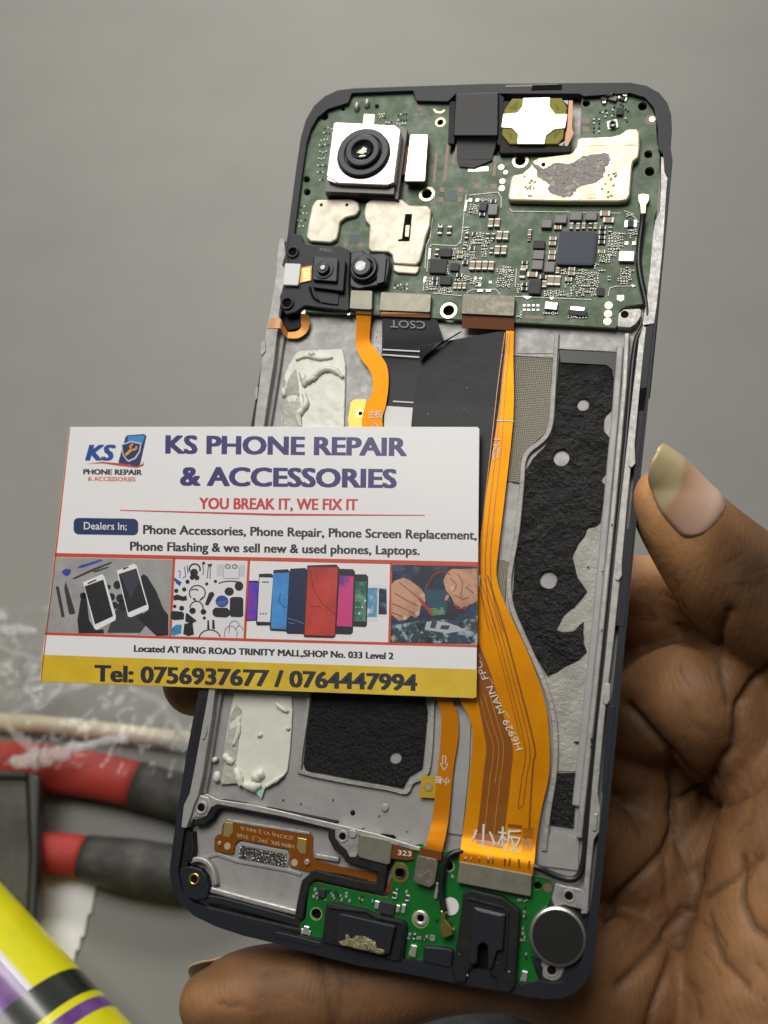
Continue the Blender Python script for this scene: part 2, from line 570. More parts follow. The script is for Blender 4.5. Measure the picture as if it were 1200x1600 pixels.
FRAME_OUT = [(449, 370), (455, 322), (463, 262), (470, 215), (478, 187), (491, 165), (508, 150), (528, 141), (552, 138), (640, 135), (760, 131), (880, 130), (984, 129), (1010, 134), (1030, 145), (1043, 161), (1049, 180), (1050, 205), (1048, 232), (1051, 250), (1047, 290),
             (1041, 350), (1034, 430), (1024, 520), (1011, 650), (1000, 755), (992, 845), (984, 930), (974, 1030), (965, 1130), (955, 1230), (945, 1330), (936, 1420), (930, 1480), (926, 1508), (917, 1532), (899, 1551), (878, 1560), (850, 1561), (820, 1557), (780, 1548), (735, 1541), (700, 1534), (640, 1522), (560, 1509), (495, 1492), (430, 1474), (380, 1462), (338, 1448),
             (303, 1431), (281, 1410), (268, 1385), (265, 1358), (270, 1318), (277, 1270), (285, 1218), (291, 1180), (302, 1122), (314, 1065), (330, 985), (358, 840), (384, 708), (398, 632), (410, 560), (424, 485), (437, 420)]
FRAME_IN = [(452, 420), (464, 330), (473, 262), (479, 222), (486, 200), (496, 183), (512, 170), (544, 160), (549, 145), (646, 141), (650, 157), (700, 158), (712, 146), (905, 146), (912, 150), (985, 145), (1008, 152), (1022, 168), (1028, 200), (1029, 232), (1036, 240), (1036, 330), (1028, 420), (1010, 540),
            (1000, 640), (985, 800), (970, 950), (955, 1100), (940, 1260), (925, 1400), (912, 1490), (900, 1520), (880, 1536), (845, 1541), (815, 1543), (790, 1520), (735, 1512), (640, 1500), (560, 1484), (470, 1462), (400, 1442), (330, 1422), (300, 1412), (284, 1393), (278, 1362), (288, 1295), (312, 1180), (340, 1040), (380, 830), (412, 660), (430, 540)]
prism('frame', FRAME_OUT, -7.2, 0.0, PLASTIC, phone, r=1.2, holes=[FRAME_IN], bev=0.45, hr=0.6)
prism('chassis', [(456, 420), (475, 262), (490, 190), (545, 150), (985, 140), (1024, 165), (1033, 240), (1012, 540), (985, 820), (955, 1120), (925, 1410), (905, 1525), (860, 1545), (640, 1510), (400, 1455), (300, 1418), (272, 1380), (290, 1250), (340, 1015), (400, 690)],
      -6.4, -2.6, ALLOY, phone, r=2)
# --- metal rails of the chassis
prism('left_rail', [(436, 372), (444, 374), (446, 398), (441, 414), (448, 424), (441, 455), (436, 490), (437, 505), (433, 520), (428, 565), (420, 615), (413, 662), (390, 790), (358, 950), (336, 1078), (331, 1122), (323, 1170), (316, 1215), (309, 1245), (303, 1258), (298, 1275), (291, 1294), (283, 1293), (287, 1258), (296, 1240), (304, 1200), (313, 1150), (322, 1102), (328, 1066), (352, 940), (375, 815), (395, 690), (398, 655), (405, 600), (409, 560), (416, 512), (421, 490), (427, 455), (432, 420), (431, 412)],
      -2.9, 0.22, ALLOY, phone, r=0.3, bev=0.12)
band('bay_step', [(440, 520), (428, 600), (416, 672), (380, 850), (348, 1040), (338, 1100), (330, 1150), (322, 1205), (315, 1240)], 1.5, -2.8, -1.5, ALLOY, phone, 0.3)
prism('right_rail', [(1033, 244), (1037, 247), (1038, 268), (1043, 279), (1041, 300), (1036, 380), (1031, 430), (1026, 478), (1022, 505), (1004, 508), (1010, 470), (1016, 420), (1020, 370), (1024, 345), (1031, 330), (1033, 290)], -2.9, 0.15, ALLOY_B, phone, r=0.2, bev=0.12)
prism('right_rail', [(1005, 508), (1010, 512), (1006, 548), (999, 620), (993, 685), (992, 696), (986, 730), (981, 780), (973, 868), (967, 925), (958, 1010), (948, 1090), (942, 1150), (934, 1240), (938, 1262), (938, 1275), (936, 1300), (928, 1312), (922, 1372), (918, 1428), (908, 1428), (912, 1390), (917, 1330), (924, 1240), (934, 1130), (944, 1040), (955, 930), (968, 800), (980, 690), (990, 600), (998, 530)], -2.9, 0.12, ALLOY_B, phone, r=0.2, bev=0.12)
band('bay_wall', [(980, 520), (976, 600), (968, 690), (958, 800), (945, 930), (933, 1050), (920, 1170), (909, 1270), (905, 1310)], 1.0, -2.8, -0.9, ALLOY_B, phone, 0.25)
band('bay_step', [(969, 540), (962, 640), (950, 770), (940, 880), (928, 1000), (912, 1150), (900, 1260)], 1.4, -2.8, -1.7, ALLOY, phone, 0.3)
for pts in ([(984, 696), (992, 695), (993, 724), (987, 731), (982, 728)], [(966, 878), (972, 876), (972, 900), (966, 908), (961, 905)], [(946, 1069), (954, 1067), (953, 1094), (948, 1102), (942, 1098)], [(928, 1272), (934, 1271), (932, 1298), (925, 1298)]):
    prism('rail_clip', pts, 0.0, 0.55, ALLOY_B, phone, r=0.3, bev=0.1)
for pts in ([(408, 534), (414, 532), (415, 548), (409, 556), (406, 552)], [(318, 1138), (323, 1132), (323, 1144), (319, 1155), (315, 1154)], [(399, 606), (403, 604), (402, 622), (398, 626)]):
    prism('rail_clip', pts, 0.0, 0.5, ALLOY, phone, r=0.2, bev=0.1)
# black inserts along the edges
prism('edge_insert', [(1006, 510), (1022, 507), (1016, 560), (1006, 660), (998, 730), (988, 728), (994, 690), (1000, 620), (1003, 570)], -1.0, 0.06, PLASTIC, phone, r=0.3, bev=0.1)
prism('edge_insert', [(999, 607), (1011, 605), (1006, 641), (996, 642)], 0.0, 0.10, HOLE, phone)
prism('edge_insert', [(976, 826), (992, 824), (976, 980), (962, 978)], -1.0, 0.06, PLASTIC, phone, r=0.3, bev=0.1)
prism('edge_insert', [(948, 1105), (962, 1100), (948, 1240), (940, 1238)], -1.0, 0.05, PLASTIC, phone, r=0.3, bev=0.1)
prism('side_button', [(1045, 246), (1051, 252), (1040, 370), (1026, 520), (1017, 610), (1012, 610), (1030, 440), (1040, 330)], -5.5, -0.8, PLASTIC, phone, r=0.4, bev=0.2)
prism('edge_insert', [(316, 1090), (325, 1090), (306, 1182), (294, 1182)], -4.0, 0.05, GASKET, phone, bev=0.1)
prism('edge_insert', [(832, 133), (878, 132), (878, 140), (830, 141)], -0.5, 0.08, HOLE, phone)
prism('edge_insert', [(790, 133), (872, 131), (872, 134), (790, 136)], -0.5, 0.05, DARK_M, phone)

# --- battery bay
prism('bay_plate', [(812, 760), (795, 752), (786, 880), (800, 890)], -2.7, -2.35, ALLOY, phone)
prism('bay_plate', [(806, 520), (870, 522), (868, 552), (803, 552)], -2.7, -2.45, ALLOY, phone)
prism('bay_plate', [(880, 870), (960, 640), (972, 560), (966, 700), (952, 800), (938, 930), (920, 1080), (905, 1205), (868, 1205), (868, 1130), (850, 1060), (870, 985)], -2.7, -2.42, ADHESIVE_SURF, phone)
prism('fabric_pad', [(803, 553), (863, 559), (859, 664), (849, 680), (825, 701), (815, 716), (812, 755), (792, 752)], -2.7, -2.2, MESHP, phone, bev=0.08)
prism('fabric_pad', [(779, 873), (797, 878), (790, 910), (789, 950), (776, 905)], -2.7, -2.2, MESHP, phone, bev=0.08)
band('ridge', smooth_path([(870, 520), (867, 565), (862, 650), (856, 676), (845, 690), (827, 704), (818, 722), (815, 760), (808, 830), (799, 880), (795, 915), (800, 950), (814, 985), (836, 1034), (853, 1075), (866, 1128), (867, 1200), (856, 1272), (850, 1330)], 4), 0.95, -2.6, -1.75, ADHESIVE_SURF, phone, 0.15)
band('ridge', [(790, 553), (868, 558)], 0.5, -2.6, -2.05, ADHESIVE_SURF, phone, 0.1)
band('ridge', [(873, 544), (968, 549), (962, 600)], 0.35, -2.6, -2.05, ADHESIVE_SURF, phone, 0.1)

def wrinkled(name, pts, h, m, parent, amp, holes=(), seed=0, res=0.00036, edge_lift=0.0, scale=260.0, thick=0.25, rough=0.0):
    """torn film: gridded outline with uneven relief"""
    o2 = np.array(pxs(pts, h))
    hol = [np.array(pxs(q, h)) for q in holes]
    def inside(poly, x, y):
        r = np.zeros(x.shape, bool)
        j = len(poly) - 1
        for i in range(len(poly)):
            xi, yi = poly[i]
            xj, yj = poly[j]
            c = ((yi > y) != (yj > y)) & (x < (xj - xi) * (y - yi) / (yj - yi + 1e-15) + xi)
            r ^= c
            j = i
        return r
    lo, hi = o2.min(0), o2.max(0)
    xs = np.arange(lo[0], hi[0] + res, res)
    ys = np.arange(lo[1], hi[1] + res, res)
    X, Y = np.meshgrid(xs, ys)
    m0 = inside(o2, X, Y)
    for q in hol:
        m0 &= ~inside(q, X, Y)
    from mathutils import noise as NZ
    cell = m0[:-1, :-1] | m0[1:, :-1] | m0[:-1, 1:] | m0[1:, 1:]
    need = np.zeros(X.shape, bool)
    need[:-1, :-1] |= cell
    need[1:, :-1] |= cell
    need[:-1, 1:] |= cell
    need[1:, 1:] |= cell
    segs = []
    for q in [o2, *hol]:
        segs += [(q[k], q[(k + 1) % len(q)]) for k in range(len(q))]
    sa = np.array([s[0] for s in segs])
    sv = np.array([s[1] for s in segs]) - sa
    sl = (sv ** 2).sum(1) + 1e-18
    idx = -np.ones(X.shape, int)
    verts, faces = [], []
    for i, j in zip(*np.nonzero(need)):
        p = np.array([X[i, j], Y[i, j]])
        t = np.clip(((p - sa) * sv).sum(1) / sl, 0, 1)
        near = sa + sv * t[:, None]
        dd = ((p - near) ** 2).sum(1)
        k = int(dd.argmin())
        d = math.sqrt(dd[k])
        if not m0[i, j]:
            p, d = near[k], 0.0
        idx[i, j] = len(verts)
        v = Vector((p[0] * scale + seed, p[1] * scale, seed * 1.7))
        z = NZ.fractal(v, 0.7, 2.1, 4) + 0.6 * abs(NZ.noise(v * 0.45)) + rough * 1.3 * (1 - 2.4 * abs(NZ.noise(v * 3.1 + Vector((NZ.noise(v) * 2, 0, 0)))))
        z = z * amp + edge_lift * math.exp(-d / 0.0015) * NZ.noise(v * 0.8) * 2
        verts.append((p[0], p[1], (h + max(z, -0.15)) / 1000))
    for i in range(X.shape[0] - 1):
        for j in range(X.shape[1] - 1):
            q = (idx[i, j], idx[i, j + 1], idx[i + 1, j + 1], idx[i + 1, j])
            if cell[i, j]:
                faces.append(q)
    used = sorted({v for f in faces for v in f})
    re = {v: k for k, v in enumerate(used)}
    o = obj(name, [verts[v] for v in used], [tuple(re[v] for v in f) for f in faces], m, parent, True)
    s = o.modifiers.new('Solidify', 'SOLIDIFY')
    s.thickness = thick / 1000
    s.offset = -1
    return o
def cpx(x, y, r, n=18):
    return [(x + r * math.cos(2 * math.pi * i / n), y + r * math.sin(2 * math.pi * i / n)) for i in range(n)]
GR = [(874, 547), (966, 551), (964, 575), (962, 599), (958, 622), (955, 639), (949, 645), (944, 652), (943, 664), (943, 673), (949, 680), (953, 686), (951, 710), (947, 738), (941, 746), (939, 752), (945, 757), (944, 770), (941, 795), (938, 815), (930, 822), (918, 824), (913, 838), (904, 848), (900, 858), (894, 868), (898, 884), (902, 901), (910, 913), (917, 923), (910, 933), (896, 948), (880, 962), (874, 974), (867, 984), (880, 988), (897, 986), (905, 977), (912, 971), (911, 990), (912, 1006), (917, 1018), (905, 1030), (880, 1043), (868, 1050), (855, 1055), (846, 1040), (835, 1022), (822, 1000), (812, 977), (804, 955), (801, 937), (803, 900), (806, 862), (811, 800), (816, 760), (821, 736), (833, 716), (850, 700), (862, 680), (867, 655), (870, 600)]
wrinkled('graphite_film', GR, -2.15, GRAPH, phone, 0.24, [cpx(911, 632, 9.5), cpx(877, 715, 13), cpx(857, 906, 14)], 3, edge_lift=0.2, rough=0.22)
prism('graphite_film', [(868, 1208), (902, 1207), (896, 1294), (858, 1288)], -2.5, -2.2, GRAPH, phone, r=0.3)
prism('film_strip', [(874, 547), (966, 551), (963, 590), (958, 590), (957, 578), (948, 570), (876, 566)], -2.5, -1.75, GRAPH_F, phone)
GL = [(489, 1080), (664, 1088), (668, 1112), (664, 1160), (660, 1200), (650, 1206), (640, 1212), (634, 1222), (630, 1231), (600, 1226), (540, 1215), (478, 1203), (474, 1194), (480, 1140)]
wrinkled('graphite_film', GL, -2.2, GRAPH, phone, 0.16, [cpx(618, 1184, 9.5)], 9, rough=0.22)
band('ridge', smooth_path([(486, 1060), (478, 1120), (468, 1195), (474, 1207), (540, 1221), (606, 1232), (634, 1238), (644, 1222), (664, 1212), (672, 1180), (676, 1095)], 3), 0.7, -2.6, -1.9, ADHESIVE_SURF, phone, 0.15)
disc('chassis_boss', 601, 1262, -2.6, -2.2, 0.7, ALLOY_B, phone, 0.15)
disc('chassis_boss', 551, 1270, -2.6, -2.5, 0.45, HOLE, phone)
# cream glue left behind by the battery
wrinkled('glue_film', [(470, 548), (535, 545), (540, 570), (539, 620), (537, 680), (438, 680), (440, 640), (446, 600), (443, 590), (450, 572), (462, 552)], -2.1, GLUE, phone, 0.08, (), 5)
wrinkled('glue_film', [(452, 590), (462, 575), (466, 600), (470, 640), (464, 680), (440, 680), (441, 640), (446, 610)], -1.95, GLUE_T, phone, 0.22, (), 6)
def smear(pts, r, h, m=None):
    q = smooth_path([P(x, y, h) for x, y in pts], 4)
    rr = [r / 1000 * (0.35 + 0.65 * math.sin(math.pi * (i + 0.5) / len(q))) * random.uniform(0.8, 1.25) for i in range(len(q))]
    return tube('glue_roll', q, rr, m or GLUE, phone, 8, flat=0.8)
smear([(474, 596), (490, 588), (505, 577), (522, 578), (536, 590)], 0.85, -1.8)
smear([(472, 600), (486, 592), (496, 588)], 0.7, -1.75)
smear([(474, 612), (478, 630), (472, 640), (466, 650), (470, 668)], 0.8, -1.8)
smear([(468, 580), (474, 590), (476, 604)], 0.7, -1.8)
smear([(462, 562), (480, 556), (500, 560), (520, 558)], 0.5, -1.9)
smear([(484, 556), (490, 550)], 0.7, -1.8)
smear([(442, 606), (444, 620)], 0.5, -1.9)
wrinkled('glue_film', [(366, 1082), (455, 1088), (457, 1110), (454, 1160), (449, 1205), (442, 1214), (424, 1224), (418, 1232), (404, 1232), (392, 1226), (378, 1226), (368, 1212), (358, 1190), (349, 1178), (352, 1160), (357, 1130), (360, 1110)], -2.1, GLUE, phone, 0.06, (), 15)
wrinkled('glue_film', [(360, 1118), (370, 1100), (378, 1110), (374, 1150), (368, 1190), (372, 1224), (345, 1226), (344, 1218), (350, 1195), (348, 1180), (355, 1150)], -1.95, GLUE_T, phone, 0.24, (), 16)
smear([(368, 1200), (373, 1215), (376, 1228)], 0.9, -1.7)
smear([(395, 1222), (402, 1212), (412, 1207)], 1.1, -1.7)
smear([(380, 1226), (395, 1229), (408, 1226)], 0.9, -1.7)
smear([(350, 1178), (356, 1186), (364, 1192)], 0.8, -1.8)
smear([(334, 1184), (338, 1190)], 0.6, -1.9)
smear([(340, 1205), (338, 1222)], 0.7, -2.0)
smear([(430, 1098), (440, 1106), (450, 1112)], 0.6, -1.8)
smear([(402, 1150), (410, 1147)], 0.5, -1.9)
smear([(374, 1130), (372, 1145), (364, 1165)], 0.5, -1.9)
smear([(448, 1136), (452, 1140)], 0.5, -1.9)
prism('film_corner', [(396, 1234), (414, 1231), (408, 1248)], -2.2, -1.9, GLUE_G, phone)
smear([(414, 1230), (430, 1220), (444, 1210)], 0.4, -1.8)

# --- display ribbon under black tape in the middle of the bay
ribbon('display_ribbon', [((597, 494), (682, 499), -0.7), ((597, 530), (690, 522), -1.2), ((597, 580), (700, 560), -2.0), ((604, 660), (705, 660), -2.1), ((606, 760), (712, 760), -2.1), ((600, 900), (700, 900), -2.1)], BLKFLEX, phone, 0.2)
tp = ribbon('black_tape', [((657, 540), (791, 516), -0.85), ((655, 566), (788, 560), -1.25), ((648, 620), (780, 620), -1.65), ((645, 660), (777, 656), -1.7), ((640, 760), (762, 760), -1.7), ((620, 900), (740, 900), -1.7)], TAPE, phone, 0.2, cross=8)
ribbon('tape_fold', [((656, 541), (657, 566), -0.45), ((690, 534), (668, 552), 0.35), ((717, 519), (690, 538), -0.2), ((722, 518), (712, 524), -0.8)], TAPE, phone, 0.12, cross=2)
text('lettering', 'CSOT', (664, 502), (609, 500), (0.5, 12), -0.68 + 0.14, SILK_D, phone, 0.0)
strokes('printed_line', [[(598, 546), (656, 549)], [(597, 554), (655, 558)]], 2.0, -1.3, SILK, phone)
strokes('printed_line', [[(614, 627), (646, 629)]], 2.0, -1.9, SILK, phone)
sheet('sticker', [[(601, 634), (645, 637), (642, 672), (600, 672)]], -1.85, WSTICK, phone)

# --- narrow orange ribbon on the left
ribbon('narrow_ribbon', [((556, 487), (580, 489), -0.3), ((557, 505), (579, 506), -0.75), ((556, 537), (578, 533), -1.3), ((564, 560), (591, 551), -1.3), ((577, 578), (603, 568), -1.3), ((583, 598), (607, 588), -1.3), ((580, 618), (606, 612), -1.3), ((571, 634), (603, 632), -1.3), ((566, 668), (598, 668), -1.3), ((590, 760), (622, 760), -1.5), ((640, 930), (672, 930), -1.5), ((680, 1085), (704, 1085), -1.5), ((689, 1115), (714, 1110), -1.5), ((688, 1160), (716, 1150), -1.5), ((682, 1220), (708, 1205), -1.4), ((676, 1275), (702, 1270), -1.2), ((671, 1300), (697, 1303), -0.75), ((666, 1318), (692, 1325), -0.4), ((664, 1332), (690, 1340), -0.35)], FLEX_N, phone, 0.15, cross=2)
sheet('yellow_tab', [[(548, 629), (553, 624), (572, 624), (567, 668), (545, 667), (544, 655)]], -1.62, FLEX_Y, phone)
ring('tab_eyelet', 563, 646, -1.6, -1.5, 0.45, 0.85, GOLD, phone)
disc('tab_hole', 563, 646, -1.6, -1.52, 0.45, HOLE, phone)
sheet('yellow_tab', [[(659, 1211), (683, 1214), (680, 1247), (655, 1246)]], -1.62, FLEX_Y, phone)
ring('tab_eyelet', 669, 1229, -1.6, -1.5, 0.45, 0.8, GOLD, phone)
disc('tab_hole', 669, 1229, -1.6, -1.52, 0.45, ADHESIVE_SURF, phone)
text('lettering', '主板', (575, 652), (597, 652.5), (0, -9.5), -1.16, SILK, phone, 0.01)
strokes('lettering', [[(586, 660), (581, 668), (591, 668), (586, 660)]], 1.0, -1.16, SILK, phone)
strokes('lettering', [[(692, 1181), (692, 1193), (688, 1193), (694, 1204), (700, 1194), (696, 1194), (697, 1182), (692, 1181)]], 1.1, -1.32, SILK, phone)
text('lettering', '小板', (703, 1217), (680, 1213), (-0.8, 9), -1.28, SILK, phone, 0.01)

# --- wide orange ribbon
wide = [((722, 486), (803, 490), 0.1), ((722, 512), (803, 516), -0.4)]
ribbon('ribbon_root', wide, FLEX_B, phone, 0.2)
MAINF = [((791, 512), (803, 514), -0.55), ((788, 560), (802, 560), -1.0), ((778, 650), (802, 650), -1.15), ((763, 750), (790, 765), -1.2), ((752, 830), (780, 850), -1.2), ((746, 900), (776, 900), -1.2), ((742, 950), (791, 948), -1.2), ((732, 1010), (822, 1013), -1.2), ((718, 1060), (843, 1067), -1.2), ((718, 1092), (852, 1100), -1.2), ((733, 1120), (856, 1125), -1.2), ((738, 1150), (859, 1172), -1.2), ((735, 1200), (857, 1216), -1.2), ((730, 1250), (846, 1265), -1.1), ((723, 1300), (838, 1315), -0.85), ((721, 1318), (836, 1336), -0.4), ((719, 1332), (834, 1352), 0.05), ((717, 1348), (832, 1370), 0.0)]
mf = ribbon('wide_ribbon', MAINF, FLEX, phone, 0.15, cross=4)
def trace(name, fr, m, dz=0.10, i0=0, i1=None):
    """strip printed along the ribbon between two fractions of its width, per row"""
    rows = MAINF[i0:i1]
    vs, fs = [], []
    a = smooth_path([np.array([*l, *r, h], float) for l, r, h in rows], 5)
    n = len(a)
    for k, q in enumerate(a):
        t = k / (n - 1) * (len(fr) - 1)
        i = min(int(t), len(fr) - 2)
        f0 = fr[i][0] + (fr[i + 1][0] - fr[i][0]) * (t - i)
        f1 = fr[i][1] + (fr[i + 1][1] - fr[i][1]) * (t - i)
        l, r = np.array(q[0:2]), np.array(q[2:4])
        for f in (f0, f1):
            p = l + (r - l) * f
            vs.append(P(p[0], p[1], q[4] + dz))
    for k in range(n - 1):
        fs.append((2 * k, 2 * k + 2, 2 * k + 3, 2 * k + 1))
    return obj(name, vs, fs, m, mf, True)
R5 = T(594, 875, 2.956)
hy = [((l[1] + r[1]) / 2, h) for l, r, h in MAINF]
def on_ribbon(name, polys, dz, m):
    vs, fs = [], []
    for q in polys:
        k = len(vs)
        for x, y in q:
            vs.append(P(x, y, float(np.interp(y, [a for a, _ in hy], [b for _, b in hy])) + dz))
        fs.append(list(range(k, len(vs))))
    o = obj(name, vs, fs, m, mf, True)
    return o
def line_on_ribbon(name, pts, w, dz, m):
    q = smooth_path(pts, 4)
    polys = []
    for (x0, y0), (x1, y1) in zip(q[:-1], q[1:]):
        L = math.hypot(x1 - x0, y1 - y0) or 1
        nx, ny = -(y1 - y0) / L * w / 2, (x1 - x0) / L * w / 2
        polys.append([(x0 + nx, y0 + ny), (x1 + nx, y1 + ny), (x1 - nx, y1 - ny), (x0 - nx, y0 - ny)])
    return on_ribbon(name, polys, dz, m)
LB_ = smooth_path(R5([(445, 380), (447, 520), (455, 660), (476, 780), (490, 870), (478, 980), (466, 1100), (455, 1200), (440, 1310)]), 4)
RB_ = smooth_path(R5([(455, 380), (510, 520), (550, 660), (590, 780), (612, 870), (604, 980), (592, 1100), (580, 1200), (566, 1330)]), 4)
on_ribbon('copper_trace', [[LB_[i], LB_[i + 1], RB_[i + 1], RB_[i]] for i in range(len(LB_) - 1)], 0.10, FLEX_M)
FL_L = mat('flex_pale_trace', (0.62, 0.30, 0.05), 0.35, 0.3)
for pts in ([(462, 640), (500, 780), (524, 870), (505, 1030), (488, 1200), (478, 1310)], [(500, 600), (545, 760), (570, 870), (552, 1030), (532, 1200), (520, 1320)], [(480, 620), (522, 770), (548, 870), (530, 1030)]):
    line_on_ribbon('copper_trace', R5(pts), 0.9, 0.115, FL_L)
for pts in ([(450, 560), (480, 700), (508, 790), (530, 870), (512, 1030), (496, 1200)],):
    line_on_ribbon('copper_trace', R5(pts), 1.3, 0.115, FLEX_D)
for pts, w in (([(463, 90), (530, 300), (590, 530), (668, 860), (655, 1000), (638, 1135), (648, 1142), (658, 1135)], 1.1), ([(478, 80), (548, 300), (610, 530), (690, 860), (676, 1000), (660, 1135)], 1.1), ([(495, 70), (568, 300), (630, 530), (712, 858), (706, 940), (694, 1120), (688, 1240)], 2.6), ([(448, 110), (512, 300), (574, 530), (650, 830)], 0.9)):
    line_on_ribbon('copper_trace', R5(pts), w, 0.115, FLEX_D)
for k in range(7):
    line_on_ribbon('copper_trace', R5([(664 + 7 * k, 1236), (656 + 7 * k, 1340)]), 0.8, 0.115, FLEX_D)
line_on_ribbon('copper_trace', R5([(590, 1225), (655, 1232)]), 5, 0.112, FLEX_M)
for f in (0, 1, 2):
    line_on_ribbon('copper_trace', [(797 - 4 * f, 520), (790 - 6 * f, 600), (783 - 8 * f, 700), (772 - 8 * f, 800), (766 - 8 * f, 880), (772 - 9 * f, 940), (786 - 11 * f, 985)], 1.3, 0.115, FLEX_D)
for X in (395, 420, 455, 500, 520, 575, 600, 640, 690):
    line_on_ribbon('copper_trace', R5([(X, 1345 + (X - 380) * 0.14), (X - 2 + random.uniform(-5, 5), 1385 + (X - 380) * 0.14)]), random.uniform(1, 3.5), 0.115, random.choice([FLEX_D, FLEX_M]))
text('lettering', 'H6929_MAIN_FPC_', (817, 1170), (746, 1022), (-11, 3), -1.02, SILK, phone, -0.005)
text('lettering', '小板', (735, 1320), (815, 1332), (1, -31), -0.42, SILK, phone, 0.0)
strokes('lettering', [[(776, 657), (803, 658)], [(772, 686), (781, 687)], [(771, 694), (779, 703), (777, 716)], [(778, 694), (770, 706), (772, 718)]], 1.6, -1.0, SILK, phone)
strokes('ribbon_edge_mark', [[(744, 903), (750, 904)], [(743, 912), (749, 913)]], 9, -1.0, WSTICK, phone)

# --- coaxial antenna cable round the right edge
CX = [(1005, 334, 0.8), (1003, 352, 0.3), (999, 385, -0.2), (998, 412, -0.2), (1002, 440, -0.2), (1009, 470, -0.3), (1011, 495, -0.4), (1003, 515, -0.5), (995, 530, -0.6), (990, 560, -0.7), (985, 610, -0.7), (978, 690, -0.7), (968, 790, -0.7), (957, 900, -0.7), (945, 1020, -0.7), (934, 1130, -0.7), (924, 1230, -0.8), (916, 1310, -0.8), (911, 1350, -0.8), (903, 1370, -0.8), (886, 1374, -0.8), (860, 1365, -0.7), (838, 1355, -0.5), (800, 1345, -1.2), (750, 1335, -1.2), (720, 1331, -0.4), (704, 1336, -0.1), (695, 1350, -0.1), (690, 1375, -0.1), (690, 1400, -0.05), (695, 1424, 0.1)]
tube('antenna_cable', smooth_path([P(*c) for c in CX], 5), 0.00058, CABLE, phone, 10)
prism('cable_plug', T(660, 1290, 5.925)([(165, 790), (212, 785), (210, 870), (270, 950), (280, 1010), (215, 1040), (180, 1030), (165, 950), (180, 880)]), -0.6, 0.55, BRASS, phone, r=0.2, bev=0.12)

# crumbs of torn film and dust in the bay
for x, y, a, b, hh in ((901, 1160, 5, 2, -2.3), (905, 1163, 2, 2, -2.3), (924, 1157, 2, 5, -0.9), (924, 1167, 3, 2, -0.9), (941, 893, 1.5, 1.5, -1.2), (919, 886, 2, 1.5, -2.3), (551, 1268, 2, 2.5, -2.5), (636, 1300, 1.5, 1.5, -0.5), (470, 1256, 1.2, 1.2, -2.5), (520, 1250, 1.2, 1.5, -2.5), (592, 1275, 1.3, 1.2, -2.5), (700, 1180, 1, 1.5, -2.4), (956, 820, 1.5, 2, -0.85), (940, 985, 1.5, 1.5, -0.85), (442, 1250, 1.5, 1, -2.5)):
    prism('crumb', [(x - a, y - b * 0.6), (x + a * 0.6, y - b), (x + a, y + b * 0.4), (x - a * 0.3, y + b)], hh, hh + 0.18, GRAPH_F, phone)
rs_ = random.Random(5)
for k in range(46):
    x, y = rs_.choice([(rs_.uniform(360, 640), rs_.uniform(1235, 1275)), (rs_.uniform(880, 950), rs_.uniform(1010, 1200)), (rs_.uniform(560, 600), rs_.uniform(500, 640)), (rs_.uniform(660, 770), rs_.uniform(560, 655))])
    disc('dust_speck', x, y, -2.6, -1.55 if x > 650 and x < 780 else -2.38, rs_.uniform(0.05, 0.12), mat('dust_grey', (0.5, 0.48, 0.44), 0.8), phone, n=6)
# ------------------------------------------------------------------ main board
BOARD = [(472, 250), (479, 212), (487, 194), (500, 178), (514, 168), (546, 160), (549, 147), (645, 143), (649, 158), (696, 158), (703, 164), (706, 196), (703, 242), (905, 246), (909, 152), (985, 149), (1008, 156), (1020, 172), (1025, 190), (1026, 222), (1031, 236), (1029, 290), (1027, 325), (1022, 340), (1018, 400), (1014, 440), (1008, 474), (978, 478), (968, 484), (963, 512), (880, 507), (800, 503), (700, 498), (600, 492), (540, 489), (470, 487), (440, 470), (446, 420), (455, 360)]
HOLES = [(667, 303, 1.15), (701, 485, 1.2), (813, 251, 1.15), (916, 161, 0.85), (1004, 166, 1.0), (1013, 241, 0.9), (1015, 268, 1.05), (507, 182, 0.85), (480, 300, 0.75), (479, 280, 0.75), (536, 170, 0.5), (589, 166, 0.5), (688, 191, 0.75)]
TOPH = -1.0
main_board = prism('main_board', BOARD, -1.8, TOPH, PCB_EDGE, phone, r=0.4, holes=[cpx(x, y, r * 7.3, 16) for x, y, r in HOLES], top_m=PCB)
for x, y, r in HOLES:
    disc('hole_floor', x, y, -2.55, -2.3, r * 1.25, HOLE, main_board)
for x, y, r in HOLES[:3] + [HOLES[-1]]:
    ring('mounting_ring', x, y, TOPH, TOPH + 0.06, r * 0.98, r * 1.42, GOLDP, main_board)
for x, y, r in HOLES[3:7]:
    ring('hole_rim', x, y, TOPH, TOPH + 0.03, r * 1.0, r * 1.22, PCB_T, main_board)
H = TOPH + 0.03
# copper-coloured test pads and printed traces
for x, y, r, m in ((783, 261, 0.62, GOLDP), (790, 269, 0.45, GOLDP), (785, 283, 0.6, GOLDP), (784, 294, 0.62, GOLDP), (951, 477, 0.75, GOLDP), (950, 490, 0.75, GOLDP), (949, 502, 0.75, GOLDP), (1019, 186, 0.62, GOLDP), (656, 170, 0.4, PCB_R)):
    disc('test_pad', x, y, TOPH, H, r, m, main_board, n=16)
disc('test_pad_ring', 1017, 187, TOPH, TOPH + 0.015, 1.2, PCB_R, main_board)
prism('test_pad', [(964, 461), (975, 461), (975, 468), (970, 471), (964, 468)], TOPH, H, GOLDP, main_board)
prism('test_pad', [(569, 178), (585, 179), (584, 196), (567, 195)], TOPH, H, GOLDP, main_board)
prism('test_pad', [(732, 262), (763, 260), (763, 267), (731, 268)], TOPH, H, GOLDP, main_board)
prism('test_pad', [(820, 492), (850, 494), (849, 499), (820, 497)], TOPH, H, PCB_R, main_board)
